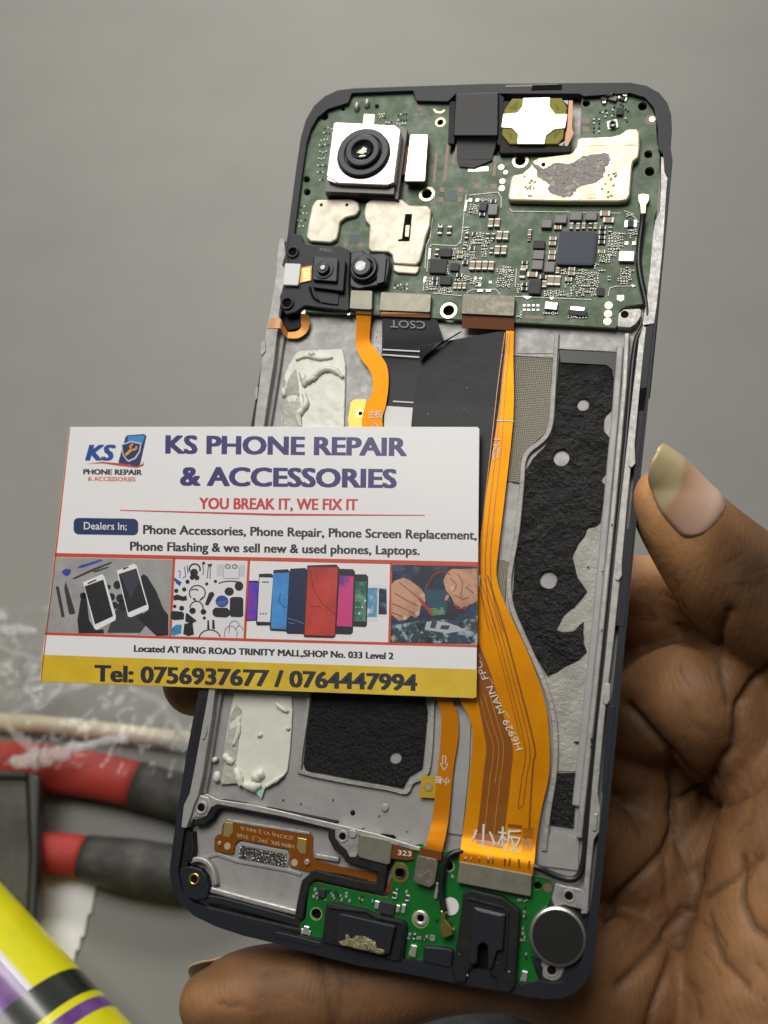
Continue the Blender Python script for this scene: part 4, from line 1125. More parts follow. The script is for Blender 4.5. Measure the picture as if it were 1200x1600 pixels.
# --- small side ribbon at the left edge of the board
ribbon('side_ribbon', [((470, 490), (482, 492), -0.7), ((470, 500), (484, 502), -1.2), ((470, 512), (480, 518), -1.5), ((462, 518), (466, 528), -1.5), ((450, 519), (448, 528), -1.5)], COPPER, phone, 0.15)
ribbon('side_ribbon', [((450, 519), (449, 528), -1.5), ((443, 508), (441, 520), -0.4), ((438, 498), (437, 513), 0.33), ((422, 497), (418, 513), 0.33)], mat('orange_strip', (0.72, 0.28, 0.05), 0.35, coat=0.2), phone, 0.15)
prism('black_pad', [(438, 486), (468, 490), (470, 512), (450, 516), (440, 505)], -2.5, -1.75, GASKET, phone, r=0.4, bev=0.1)
comp('pad', 474, 487, 0.9, 0.9, 0.4, main_board)
comp('pad', 545, 490, 0.6, 0.6, 0.4, main_board)

# corner lug right of the board's lower edge
lg = prism('screw_lug', [(966, 490), (975, 483), (1003, 482), (1002, 494), (994, 506), (985, 512), (964, 511)], -2.6, -0.9, ALLOY_B, phone, r=0.6, bev=0.15)
disc('screw_hole', 976, 491, -0.9, -0.87, 0.75, HOLE, lg)
# ------------------------------------------------------------------ lower end of the phone
C6 = T(300, 1240, 3.75)
# metal cross bar and screw bosses
prism('cross_bar', [(309, 1244), (322, 1240), (340, 1249), (400, 1258), (520, 1286), (590, 1303), (650, 1322), (664, 1326), (660, 1332), (585, 1312), (520, 1296), (440, 1276), (340, 1257), (330, 1262), (318, 1278), (300, 1282)], -2.7, -0.55, ALLOY_B, phone, r=0.5, bev=0.35)
lug = prism('screw_lug', [(296, 1252), (312, 1242), (326, 1246), (330, 1262), (322, 1276), (304, 1278), (292, 1292), (285, 1292)], -2.7, -0.35, ALLOY_B, phone, r=0.5, bev=0.2)
ring('screw_boss', 314, 1262, -0.35, -0.1, 0.7, 1.25, ALLOY_B, lug, 0.15)
disc('screw_hole', 314, 1262, -0.4, -0.3, 0.72, HOLE, lug)
lug = prism('screw_lug', C6([(838, 195), (850, 185), (1000, 200), (980, 225), (965, 370), (925, 372), (905, 330), (870, 300), (840, 260)]), -2.7, -0.7, ALLOY_B, phone, r=0.4, bev=0.15)
ring('screw_boss', 535, 1307, -0.7, -0.5, 0.62, 1.1, ALLOY_B, lug, 0.12)
disc('screw_hole', 535, 1307, -0.7, -0.66, 0.64, HOLE, lug)
disc('rivet', 550.5, 1303, -0.7, -0.35, 0.75, ALLOY_B, lug, 0.2)
disc('rivet', 542, 1319, -0.7, -0.6, 0.3, ALLOY, lug, 0.1)
disc('rivet', 527, 1298, -0.7, -0.6, 0.3, ALLOY, lug, 0.1)
# black seal round the speaker bay
band('seal', [(303, 1284), (318, 1282), (328, 1274), (335, 1261), (345, 1256), (366, 1259), (430, 1271), (519, 1289), (519, 1308), (527, 1323), (536, 1329), (542, 1332), (544, 1341), (560, 1346), (598, 1358), (594, 1388), (560, 1383), (492, 1367), (477, 1380), (471, 1408), (466, 1436)], 1.55, -2.7, -0.75, GASKET, phone, 0.2)
prism('seal', [(280, 1300), (296, 1296), (297, 1330), (292, 1358), (276, 1358)], -2.7, -0.9, GASKET, phone, r=0.3, bev=0.2)
band('seal', [(298, 1300), (300, 1330), (296, 1346)], 0.8, -2.7, -0.7, GASKET, phone, 0.2)
sb = prism('screw_block', [(278, 1358), (296, 1353), (314, 1358), (322, 1370), (326, 1388), (324, 1404), (306, 1408), (284, 1398), (276, 1380)], -2.7, -0.7, PLASTIC, phone, r=0.6, bev=0.25)
ring('brass_insert', 303, 1374, -0.75, -0.45, 0.66, 1.08, BRASS, sb, 0.12)
disc('insert_hole', 303, 1374, -0.8, -0.65, 0.68, HOLE, sb)
band('bay_lip', smooth_path([(296, 1346), (308, 1343), (322, 1348), (331, 1362), (335, 1384)], 4), 1.0, -2.7, -0.95, ALLOY_B, phone, 0.3)
band('bay_lip', [(328, 1390), (345, 1395), (400, 1410), (470, 1428)], 1.1, -2.7, -1.0, ALLOY_B, phone, 0.3)
band('bottom_wall', [(318, 1404), (345, 1408), (400, 1423), (470, 1443)], 1.6, -2.7, -1.1, PLASTIC, phone, 0.3)
band('bottom_wall', [(320, 1420), (400, 1440), (470, 1456)], 1.0, -2.7, -0.5, GASKET, phone, 0.3)
# speaker contact ribbon
so = C6([(200, 158), (225, 150), (690, 232), (706, 245), (704, 330), (712, 368), (740, 395), (860, 425), (1020, 455), (1082, 465), (1080, 540), (1020, 500), (900, 475), (800, 458), (740, 448), (690, 458), (640, 445), (570, 425), (577, 365), (560, 325), (290, 272), (268, 275), (250, 300), (242, 355), (200, 350), (130, 336), (132, 262), (150, 240), (172, 238), (180, 180)])
spk = prism('speaker_ribbon', so, -2.3, -2.12, FLEX_M, phone, r=0.4)
band('ribbon_edge', C6([(200, 156), (690, 234)]), 0.5, -2.6, -2.0, ALLOY_B, phone, 0.1)
for pts in ([(192, 166), (240, 172), (238, 230), (215, 258), (180, 250)], [(620, 258), (672, 268), (664, 356), (632, 350), (614, 318)]):
    prism('contact_pad', C6(pts), -2.12, -2.0, GOLD, spk, bev=0.04)
for x, y in ((207, 308), (600, 405)):
    disc('contact_pad', *C6([(x, y)])[0], -2.12, -2.03, 0.62, GOLDP, spk)
for x, y, r in ((158, 292, 0.42), (672, 402, 0.55)):
    disc('rivet', *C6([(x, y)])[0], -2.2, -1.75, r, ALLOY_B, spk, 0.15)
strokes('copper_trace', [C6([(250, 186), (282, 200), (270, 218), (244, 215)]), C6([(250, 232), (220, 270), (240, 290)]), C6([(675, 350), (690, 370), (740, 412), (1030, 480)]), C6([(655, 352), (640, 380), (640, 430), (668, 445), (700, 430), (705, 400)]), C6([(690, 290), (668, 380)]), C6([(140, 300), (150, 270), (180, 262)])], 1.2, -2.10, FLEX_D, spk)
text('lettering', 'H894 SPK_FPC_2  0160', C6([(598, 300)])[0], C6([(262, 232)])[0], (0.6, 6.5), -2.09, mat('copper_print', (0.72, 0.45, 0.22), 0.45), spk, 0.0)
text('lettering', '(CK7N) V1.2 94V-0', C6([(590, 252)])[0], C6([(285, 190)])[0], (0.6, 6.0), -2.09, mat('copper_print', (0.72, 0.45, 0.22), 0.45), spk, 0.0)
prism('speaker_mesh_frame', C6([(262, 300), (290, 285), (560, 335), (572, 370), (555, 440), (270, 385)]), -2.55, -2.25, ALLOY, phone, r=0.4, bev=0.1)
prism('speaker_mesh', C6([(286, 304), (556, 356), (546, 430), (272, 376)]), -2.25, -2.1, DOTP, phone, r=0.3)
band('bay_ridge', C6([(720, 365), (860, 388)]), 0.9, -2.6, -1.8, ALLOY_B, phone, 0.2)
band('bay_ridge', C6([(20, 385), (150, 355), (260, 395), (560, 450), (640, 475)]), 0.7, -2.6, -2.3, ALLOY, phone, 0.2)

# --- lower board
C4 = T(460, 1300, 5.0)
SB = C4([(118, 420), (135, 400), (160, 392), (400, 442), (700, 512), (735, 505), (752, 470), (765, 380), (768, 300), (780, 232), (800, 222), (890, 236), (925, 200), (930, 100), (1000, 90), (1010, 110), (1160, 150), (1210, 150)]) + [(712, 1326), (725, 1340), (835, 1368), (858, 1373), (864, 1382), (861, 1404), (852, 1422), (838, 1434), (832, 1452), (832, 1476), (842, 1494), (846, 1506), (840, 1535), (820, 1541)] + [(790, 1536), (660, 1507), (632, 1500), (560, 1480)] + C4([(200, 828), (130, 815), (40, 782), (36, 745), (48, 705), (90, 685), (100, 560)])
SH = [(625, 1364, 0.95), (494, 1428, 0.95), (591, 1435, 0.9), (701, 1353, 0.85), (840, 1384, 0.75)]
SH[2] = (657, 1435, 0.72)
lower = prism('lower_board', SB, -1.9, -1.1, PCB_EDGE, phone, r=0.5, holes=[cpx(x, y, r * 8.6, 16) for x, y, r in SH], top_m=PCB2)
LB = -1.1
for x, y, r in SH:
    disc('hole_floor', x, y, -2.5, -2.2, r * 1.2, HOLE, lower)
ring('mounting_ring', 625, 1364, LB, LB + 0.08, 0.85, 1.65, mat('olive_ring', (0.24, 0.22, 0.04), 0.35, 0.5), lower, 0.04)
ring('mounting_ring', 625, 1364, LB, LB + 0.3, 0.72, 1.0, DARK_M, lower, 0.08)
ring('mounting_ring', 494, 1428, LB, LB + 0.03, 0.95, 1.12, PCB_EDGE, lower)
ring('mounting_ring', 657, 1435, LB, LB + 0.35, 0.6, 1.25, CAN, lower, 0.15)
ring('mounting_ring', 657, 1436, LB, LB + 0.03, 1.25, 1.5, PCB_EDGE, lower)
ring('mounting_ring', 701, 1353, LB, LB + 0.03, 0.85, 1.05, PCB_EDGE, lower)
disc('test_pad', 856, 1387, LB, LB + 0.03, 0.75, PCB_R, lower)
disc('white_dot', 704, 1416, LB, LB + 0.05, 1.45, WSTICK, lower)
SC = 41.0
def low(kind, lst, z):
    for X, Y, w, h, *r in lst:
        x, y = C4([(X, Y)])[0]
        comp(kind, x, y, w / SC, h / SC, z, lower, r[0] if r else -2, LB)
low('chip', [(212, 478, 56, 60), (722, 598, 110, 80)], 0.7)
low('can', [(644, 570, 30, 52), (808, 600, 24, 48), (852, 600, 26, 60), (90, 770, 40, 56), (928, 930, 44, 76), (1110, 460, 20, 110)], 0.5)
low('pad', [(786, 498, 28, 40), (884, 520, 28, 34), (918, 952, 42, 24), (60, 776, 26, 34), (112, 790, 22, 30), (100, 745, 30, 12)], 0.35)
low('grey', [(780, 498, 26, 44), (882, 518, 26, 44), (936, 818, 16, 40)], 0.4)
for X, Y, w, h, k, z in ((943, 1395, 44, 76, 'can', 0.5), (935, 1430, 46, 24, 'pad', 0.4)):
    comp(k, 660 + X / 5.925, 1290 + Y / 5.925, w / 48, h / 48, z, lower, -2, LB)
bm = bmesh.new()
for X, Y in [(160, 450), (170, 480), (150, 505), (180, 515), (270, 460), (285, 480), (300, 500), (320, 470), (335, 495), (310, 520), (360, 500), (370, 530), (240, 530), (405, 480), (405, 505), (430, 540), (508, 520), (525, 510), (515, 535), (530, 530), (610, 540), (800, 450), (875, 468), (890, 830), (900, 800), (960, 830), (980, 830), (1015, 830), (1035, 820), (1070, 820), (1090, 835), (1085, 815), (1075, 840), (1110, 690)]:
    x, y = C4([(X, Y)])[0]
    speck(x, y, random.uniform(0.3, 0.6), random.uniform(0.3, 0.6), 0.3, 0 if random.random() < 0.75 else 1, LB)
for X, Y in [(950, 760), (945, 800), (940, 840), (955, 845), (930, 955), (930, 1000), (925, 1030), (945, 1035), (915, 1060), (940, 1062), (960, 1190), (958, 1225), (890, 690), (910, 690), (945, 700), (965, 690), (260, 900), (265, 915), (290, 960), (275, 470), (280, 480), (20, 1050), (85, 1030), (75, 1050), (110, 1030), (105, 1060)]:
    speck(660 + X / 5.925, 1290 + Y / 5.925, random.uniform(0.3, 0.5), random.uniform(0.3, 0.5), 0.3, 0 if random.random() < 0.8 else 1, LB)
st = from_bm('tiny_components', bm, [TIN, COMP_K], lower)
st['kind'] = 'stuff'

# connectors of the lower board
plate('ribbon_connector', [(718, 1346), (831, 1367), (829, 1401), (714, 1379)], LB, 0.35, CONN, phone, 0.2)
pc = plate('ribbon_connector', [(652, 1336), (682, 1343), (684, 1349), (679, 1381), (671, 1387), (650, 1380), (646, 1373)], LB, 0.45, CONN_D, phone, 0.5)
band('ribbon_root', [(655, 1331), (690, 1338)], 1.6, -1.0, -0.1, FLEX_B, phone, 0.1)
plate('metal_cover', [(565, 1304), (608, 1313), (613, 1319), (609, 1350), (604, 1351), (562, 1340), (557, 1334), (560, 1309)], -2.0, -0.3, CONN, phone, 0.8)
prism('cover_recess', [(556, 1299), (614, 1306), (619, 1316), (612, 1356), (552, 1340)], -2.5, -0.95, HOLE, phone, r=0.6)
prism('brown_ribbon', C4([(758, 98), (930, 110), (930, 215), (880, 222), (750, 205)]), -1.2, -0.6, FLEX_B, phone)
text('lettering', '323', C4([(806, 178)])[0], C4([(912, 190)])[0], (0.5, -8), -0.56, SILK, phone, 0.01)
prism('brown_ribbon', C4([(740, 400), (765, 330), (762, 480), (700, 470)]), -2.4, -1.4, FLEX_B, phone)

# --- black USB port surround (left) and jack housing (right)
UL = prism('port_surround', C4([(246, 560), (300, 555), (560, 610), (640, 650), (830, 690), (868, 710), (876, 760), (845, 1010), (790, 1020), (720, 1000), (700, 985), (300, 890), (210, 870)]), -1.6, 0.3, GASKET, phone, r=0.8, bev=0.35)
prism('port_shell', C4([(345, 640), (380, 640), (790, 735), (780, 770), (740, 960), (660, 950), (340, 870), (320, 850)]), 0.2, 1.3, PLASTIC, UL, r=0.5, bev=0.3)
band('port_ridge', C4([(270, 590), (560, 625), (640, 672), (835, 712), (840, 760), (815, 990)]), 0.5, 0.2, 0.55, GASKET, UL, 0.15)
wrinkled('port_residue', C4([(400, 800), (560, 820), (635, 862), (632, 905), (705, 920), (700, 960), (600, 940), (355, 882), (345, 855), (400, 845)]), 1.35, mat('dirty_gold', (0.36, 0.33, 0.17), 0.35, 0.55, bump=(1500, 1.0, 0.0004, 'noise'), var=((0.10, 0.09, 0.05), 700, 0.45, 0.7, 'noise')), UL, 0.2, (), 4)
prism('port_block', C4([(1010, 890), (1190, 905), (1240, 925), (1225, 1070), (1000, 1020)]), -1.6, 0.2, PLASTIC, phone, r=0.4, bev=0.3)
C5 = T(660, 1290, 5.925)
JK = prism('jack_housing', C5([(375, 625), (440, 585), (745, 660), (850, 740), (905, 790), (880, 1200), (860, 1500), (800, 1560), (690, 1550), (690, 1420), (640, 1400), (600, 1330), (600, 1120), (560, 1085), (520, 1120), (510, 1290), (430, 1350), (400, 1470), (300, 1450), (270, 1350), (330, 1000)]), -1.6, 0.5, GASKET, phone, r=0.7, bev=0.35)
prism('jack_core', C5([(470, 752), (770, 825), (740, 1160), (690, 1160), (640, 1330), (610, 1320), (605, 1115), (560, 1080), (515, 1115), (505, 1280), (430, 1290)]), 0.4, 1.3, PLASTIC, JK, r=0.4, bev=0.3)
band('jack_ridge', C5([(410, 690), (440, 680), (740, 760), (790, 800), (780, 1100), (760, 1330)]), 0.5, 0.4, 0.75, GASKET, JK, 0.15)
prism('jack_highlight', C5([(480, 756), (765, 826), (735, 838), (715, 842), (505, 790)]), 1.2, 1.42, mat('painted_highlight_grey', (0.16, 0.165, 0.18), 0.5), JK, bev=0.05)  # lighter grey plate paints the highlight along the core's top edge
prism('jack_opening', C5([(510, 1290), (520, 1118), (560, 1082), (602, 1118), (605, 1330), (640, 1402), (690, 1422), (690, 1500), (430, 1440), (430, 1350)]), -1.6, -0.9, HOLE, JK)
for k in range(14):
    x, y = C5([(random.uniform(300, 850), random.uniform(1050, 1500))])[0]
    if abs(x - 754) > 14:
        disc('dust_speck', x, y, 0.5, 0.56, random.uniform(0.06, 0.16), mat('dust', (0.4, 0.38, 0.34), 0.7), JK, n=6)
prism('bottom_lip', [(806, 1545), (812, 1538), (842, 1532), (860, 1536), (880, 1534), (905, 1536), (896, 1548), (870, 1556), (820, 1552)], -2.5, -0.3, PLASTIC, phone, r=0.5, bev=0.3)
prism('bottom_lip', [(430, 1455), (465, 1463), (500, 1472), (502, 1482), (470, 1476), (430, 1466)], -2.5, 0.1, PLASTIC, phone, r=0.3, bev=0.2)

# --- vibration motor
vm = disc('vibration_motor', 871, 1464, -2.0, 0.25, 4.75, mat('brushed_steel', (0.55, 0.52, 0.46), 0.32, 0.9), phone, 0.45, 48)
disc('motor_face', 871.5, 1464, 0.2, 0.36, 4.2, mat('motor_black', (0.016, 0.016, 0.015), 0.6, spec=0.25, bump=(2500, 0.3, 0.00005, 'noise')), vm, 0.15, 48)
prism('motor_tab', T(780, 1400, 6.667)([(440, 640), (700, 690), (690, 740), (640, 850), (590, 885), (540, 885), (450, 845), (455, 760), (440, 720)]), -1.8, -0.9, ALLOY_B, vm, r=0.5, bev=0.15)
ring('tab_boss', 862, 1516, -0.9, -0.75, 0.75, 1.1, ALLOY_B, vm, 0.05)
disc('screw_hole', 862, 1516, -0.9, -0.84, 0.75, HOLE, vm)
band('motor_seat', smooth_path([(838, 1440), (852, 1424), (875, 1418), (900, 1428), (916, 1450), (918, 1478), (908, 1498)], 4), 0.9, -2.4, -0.7, GASKET, phone, 0.2)
prism('frame_corner', [(826, 1490), (844, 1500), (844, 1545), (905, 1535), (918, 1500), (925, 1440), (921, 1425), (912, 1424), (880, 1520), (850, 1530)], -2.6, -1.0, PLASTIC, phone, r=0.5, bev=0.2)
lug = prism('screw_lug', [(868, 1380), (880, 1384), (908, 1389), (921, 1398), (921, 1424), (913, 1426), (909, 1421), (889, 1416), (882, 1414), (866, 1416), (862, 1404)], -2.6, -0.6, ALLOY_B, phone, r=0.3, bev=0.15)
ring('screw_boss', 889, 1400, -0.6, -0.45, 0.7, 1.1, ALLOY_B, lug, 0.08)
disc('screw_hole', 889, 1400, -0.6, -0.55, 0.7, HOLE, lug)
prism('bay_floor', [(866, 1300), (905, 1310), (903, 1360), (840, 1352), (842, 1320)], -2.6, -2.2, ALLOY, phone, r=0.3)
prism('bay_floor', [(712, 1100), (736, 1120), (733, 1200), (722, 1305), (700, 1302), (708, 1220), (716, 1150)], -2.6, -2.2, ALLOY, phone, r=0.3, bev=0.1)
band('ridge', smooth_path([(730, 1096), (738, 1110), (741, 1140), (739, 1190)], 3), 0.5, -2.6, -1.7, ADHESIVE_SURF, phone, 0.1)

# ------------------------------------------------------------------ the business card lying on the phone
CARDH = 0.75
CPAPER = mat('white_card', (0.86, 0.855, 0.87), 0.45, coat=0.12, bump=(3000, 0.04, 0.00003, 'noise'))
cc = P(408, 880, CARDH)
card = empty('business_card', 'white business card with blue headline and yellow telephone strip, lying across the phone', 'business card', PHM @ Matrix.Translation(cc))
CARD = [(108, 667), (430, 666.5), (746, 667), (749, 670), (747, 880), (744, 1089), (740, 1091), (400, 1078), (64, 1065), (62, 1062), (86, 860)]
body = prism('card_body', CARD, CARDH - 0.35, CARDH, CPAPER, None, bev=0.05)
printed = [(body, 'card_body')]
SECTION = ['']
def ink(name, rgb, rough=0.45):
    v = None
    if (name.startswith('pic_') and not any(q in name for q in ('paper', 'white', 'pale'))) or name == 'glove':
        v = (tuple(c * 0.62 + 0.012 for c in rgb), 520, 0.42, 0.62, 'noise')
    return mat('ink_' + name, rgb, rough, coat=0.1, var=v)
NAVY = ink('navy', srgb(52, 46, 112))
RED = ink('red', srgb(205, 58, 62))
ORNG = ink('vermilion', srgb(206, 74, 46))
BLK = ink('black', (0.022, 0.024, 0.034))
DKN = ink('dark_navy', srgb(28, 50, 100))
WHT = ink('white', (0.85, 0.85, 0.85))
YELW = mat('ink_gold', (0.68, 0.43, 0.02), 0.4, coat=0.1, bump=(2600, 0.25, 0.00005, 'noise'), var=((0.80, 0.58, 0.03), 45, 0.42, 0.62, 'noise'))
def K(name, polys, m, lv=1):
    o = sheet(name, polys, CARDH + 0.012 * lv, m, None)
    printed.append((o, SECTION[0] if name == 'picture' else name))
    return o
def KL(name, lines, w, m, lv=1):
    o = strokes(name, lines, w, CARDH + 0.012 * lv, m, None)
    printed.append((o, SECTION[0] if name == 'picture' else name))
    return o
def KT(s, p0, p1, up, m, fat=0.0, lv=1, shear=0.0, name='lettering', bold=0.0):
    o = text(name, s, p0, p1, up, CARDH + 0.012 * lv, m, None, fat, shear, 3, bold)
    printed.append((o, name))
    return o
KT('KS PHONE REPAIR', (258, 708), (636, 712), (0.5, -29), NAVY, 0.004, bold=0.04)
KT('& ACCESSORIES', (281, 758), (620, 762), (0.5, -30), NAVY, 0.004, bold=0.04)
KT('YOU BREAK IT, WE FIX IT', (311, 795), (559, 797), (0.3, -18), RED, 0.0, bold=0.04)
K('rule', [[(187, 796.5), (430, 802.5), (664, 804.5), (664, 806), (430, 806), (187, 798)]], RED)
def rrect(x0, y0, x1, y1, r, sk=0.0):
    o = []
    for cx, cy, a0 in ((x1 - r, y0 + r, -90), (x1 - r, y1 - r, 0), (x0 + r, y1 - r, 90), (x0 + r, y0 + r, 180)):
        for i in range(6):
            a = math.radians(a0 + 18 * i)
            x = cx + r * math.cos(a)
            o.append((x, cy + r * math.sin(a) + (x - x0) * sk))
    return o
K('badge', [rrect(115, 809, 216, 835, 8, 0.015)], DKN)
KT('Dealers In;', (131, 827), (198, 828), (0, -12), WHT, 0.006, 2)
KT('Phone Accessories, Phone Repair, Phone Screen Replacement,', (223.5, 834), (745, 843), (0.2, -14.5), BLK, 0.0, bold=0.036)
KT('Phone Flashing & we sell new & used phones, Laptops.', (203, 860), (656, 867), (0.2, -14.5), BLK, 0.0, bold=0.036)
KT('Located AT RING ROAD TRINITY MALL,SHOP No. 033 Level 2', (209, 1018), (615, 1030), (0.2, -10.5), BLK, 0.0, bold=0.05)
K('gold_strip', [[(66.5, 1023), (400, 1035), (745.3, 1046), (744, 1089), (740, 1090.6), (400, 1077.6), (63, 1064.6)]], YELW)
KT('Tel: 0756937677 / 0764447994', (147, 1064), (652, 1079), (0.5, -26), BLK, 0.008, 2, bold=0.038)
K('border', [[(108.5, 667.6), (110, 667.6), (90, 850), (64.6, 1064), (63, 1064)]], ORNG)
# picture strip
K('picture_border', [[(86, 864), (420, 871), (747, 878), (747, 885), (420, 877), (86, 870)], [(70, 988), (400, 998), (745.5, 1007.5), (745.4, 1011.5), (400, 1002.5), (69.5, 992)]], ORNG)
K('picture_border', [[(270, 872), (274, 872), (268, 994), (264, 994)], [(387, 874), (391, 874), (384.5, 998), (380, 998)], [(609.5, 880), (613, 880), (610, 1004), (606.5, 1004)]], ORNG)
R6 = T(60, 850, 3.529)
R7 = T(370, 860, 3.0)
def disc_px(x, y, r, tr=None, n=14, sq=1.0):
    p = [(x + r * math.cos(2 * math.pi * i / n), y + sq * r * math.sin(2 * math.pi * i / n)) for i in range(n)]
    return tr(p) if tr else p
SECTION[0] = 'picture_a'
# picture 1: two gloved hands with phones
GREYPIC = mat('ink_grey_wood', srgb(150, 148, 146), 0.5, var=((0.42, 0.42, 0.42), 160, 0.35, 0.7, 'noise'))
GLV = ink('glove', srgb(30, 30, 40))
K('picture', [[(87.5, 870.5), (270, 874.5), (264, 993), (70.5, 988)]], GREYPIC)
K('picture', [R6([(445, 320), (560, 350), (600, 440), (560, 490), (380, 490), (400, 430)])], ink('pic_shadow', srgb(62, 62, 66)), 2)
K('picture', [R6([(95, 235), (112, 232), (145, 400), (128, 405)]), R6([(142, 245), (150, 208), (162, 240), (204, 380), (185, 390), (168, 385)]), R6([(186, 190), (290, 140), (400, 98), (408, 104), (300, 150), (200, 194)]), R6([(300, 150), (385, 124), (390, 130), (310, 158)])], ink('pic_tool', srgb(58, 56, 58)), 2)
K('picture', [R6([(212, 132), (232, 118), (345, 84), (356, 92), (240, 132)]), R6([(128, 152), (150, 136), (180, 140), (178, 160), (160, 178), (140, 172)])], ink('pic_blue', srgb(36, 78, 190)), 2)
K('picture', [R6([(240, 270), (262, 270), (280, 420), (312, 472), (360, 470), (360, 494), (222, 492), (215, 420), (228, 340)]), R6([(565, 180), (580, 166), (600, 178), (650, 260), (690, 360), (716, 390), (716, 505), (650, 506), (580, 440), (540, 405), (600, 370)]),
             R6(disc_px(246, 285, 18)), R6(disc_px(402, 292, 20, sq=1.1)), R6(disc_px(420, 338, 20)), R6(disc_px(385, 238, 14)), R6(disc_px(434, 226, 20, sq=1.2)), R6(disc_px(452, 300, 24)), R6(disc_px(466, 340, 24, sq=1.3))], GLV, 3)
K('picture', [R6([(246, 212), (352, 166), (366, 184), (428, 400), (424, 420), (322, 474), (308, 464)]), R6([(432, 148), (528, 108), (544, 124), (608, 346), (606, 362), (510, 404), (494, 400)])], WHT, 4)
K('picture', [R6([(254, 234), (358, 196), (412, 398), (312, 444)]), R6([(442, 166), (540, 134), (598, 334), (494, 378)])], ink('pic_screen', srgb(30, 30, 40)), 5)
K('picture', [R6([(270, 214), (318, 194), (322, 200), (274, 222)]), R6([(466, 134), (496, 124), (498, 130), (468, 142)])], GLV, 5)
K('picture', [R6([(450, 168), (530, 140), (560, 200), (510, 300)])], ink('pic_sheen', srgb(62, 62, 74)), 6)
SECTION[0] = 'picture_b'
# picture 2: accessories on white
INKB = ink('pic_black', srgb(26, 27, 34))
K('picture', [[(274, 874.5), (387, 877), (380.5, 997), (268, 993)]], ink('pic_paper', srgb(228, 227, 230)))
def arc(cx, cy, r, a0, a1, n=14, sq=1.0):
    return [(cx + r * math.cos(math.radians(a0 + (a1 - a0) * i / n)), cy + sq * r * math.sin(math.radians(a0 + (a1 - a0) * i / n))) for i in range(n + 1)]
KL('picture', [R6(arc(862, 140, 30, 160, 380))], 2.6, INKB, 2)
KL('picture', [R6(arc(876, 270, 44, 140, 400, sq=0.95)), R6(arc(872, 352, 36, 180, 370)), R6(arc(945, 520, 58, 180, 350, sq=0.8)), R6(arc(1060, 226, 70, 200, 330, sq=0.3)), R6(arc(862, 258, 18, 180, 360, sq=0.5))], 1.9, INKB, 2)
K('picture', [R6(disc_px(858, 158, 22)), R6(disc_px(848, 184, 14)), R6(disc_px(874, 186, 14)), R6(disc_px(1106, 232, 24, sq=1.1)), R6(disc_px(1052, 262, 26, sq=0.9)), R6([(960, 366), (975, 350), (1040, 352), (1054, 366), (1054, 395), (1036, 406), (975, 402), (960, 388)]), R6([(1056, 300), (1070, 292), (1116, 292), (1130, 302), (1130, 396), (1116, 404), (1064, 402), (1054, 390)]),
             R6([(940, 270), (960, 262), (972, 278), (936, 340), (918, 334)]), R6(disc_px(850, 368, 18)), R6(disc_px(910, 374, 16)), R6([(744, 286), (765, 278), (800, 290), (816, 282), (820, 310), (796, 314), (770, 308), (746, 312)]), R6([(732, 376), (745, 368), (795, 374), (804, 386), (802, 416), (745, 420), (730, 408)]), R6([(812, 384), (820, 380), (874, 424), (846, 440), (810, 428)]), R6([(805, 440), (850, 432), (858, 500), (826, 508), (798, 496)]),
             R6(disc_px(760, 258, 12)), R6(disc_px(804, 250, 12)), R6(disc_px(822, 208, 12)), R6(disc_px(928, 220, 9)), R6(disc_px(976, 206, 9)), R6(disc_px(790, 354, 14)), R6(disc_px(752, 344, 10)), R6([(932, 420), (940, 420), (944, 470), (930, 470)]), R6([(958, 418), (970, 418), (974, 470), (958, 468)]), R6([(900, 106), (912, 96), (922, 104), (914, 116)]), R6([(930, 112), (958, 108), (956, 122), (940, 126)]), R6(disc_px(915, 408, 9)), R6([(848, 300), (862, 296), (872, 314), (860, 312)]), R6([(886, 310), (906, 290), (910, 300), (892, 314)])], INKB, 3)
KL('picture', [R6([(904, 110), (912, 150), (906, 172)]), R6([(938, 120), (930, 190)]), R6([(948, 122), (946, 194)])], 1.3, ink('pic_brown', srgb(110, 62, 48)), 2)
K('picture', [R6(disc_px(1012, 316, 36, sq=0.92)), R6([(744, 190), (752, 186), (790, 212), (780, 230), (760, 218)])], ink('pic_blue2', srgb(38, 74, 160)), 3)
KL('picture', [R6([(982, 324), (1040, 314)]), R6([(985, 332), (1036, 330)])], 1.0, ink('pic_blue3', srgb(120, 150, 210)), 4)
K('picture', [R6([(728, 470), (760, 444), (790, 446), (788, 492), (745, 506), (728, 494)])], ink('pic_cyan', srgb(52, 146, 200)), 3)
KL('picture', [R6([(770, 148), (782, 150), (780, 186)]), R6([(806, 124), (812, 180), (796, 186)]), R6([(820, 116), (824, 160)])], 1.3, ink('pic_blue', srgb(36, 78, 190)), 3)
KL('picture', [R6(arc(1080, 450, 26, 180, 360)), R6([(1054, 450), (1050, 492)])], 1.3, ink('pic_sky', srgb(70, 150, 200)), 3)
KL('picture', [R6(arc(1060, 480, 28, 200, 350)), R6([(1030, 466), (1024, 512)])], 1.2, ink('pic_pink', srgb(200, 90, 150)), 3)
KL('picture', [R6(arc(1108, 470, 18, 150, 380)), R6([(1100, 480), (1092, 516)])], 1.2, ink('pic_green', srgb(110, 180, 70)), 3)
K('picture', [R6([(984, 112), (1140, 116), (1138, 180), (982, 176)])], ink('pic_pale', srgb(205, 206, 212)), 2)
K('picture', [R6([(1022, 136), (1108, 138), (1104, 190), (1020, 188)])], ink('pic_pale2', srgb(222, 222, 228)), 3)
KL('picture', [R6(arc(1044, 124, 12, 0, 360)), R6(arc(1082, 124, 12, 0, 360))], 1.0, ink('pic_tool', srgb(58, 56, 58)), 4)
KL('picture', [R6([(1020, 138), (1022, 190), (1106, 192), (1108, 138)])], 0.6, ink('pic_shadow2', srgb(150, 150, 156)), 4)
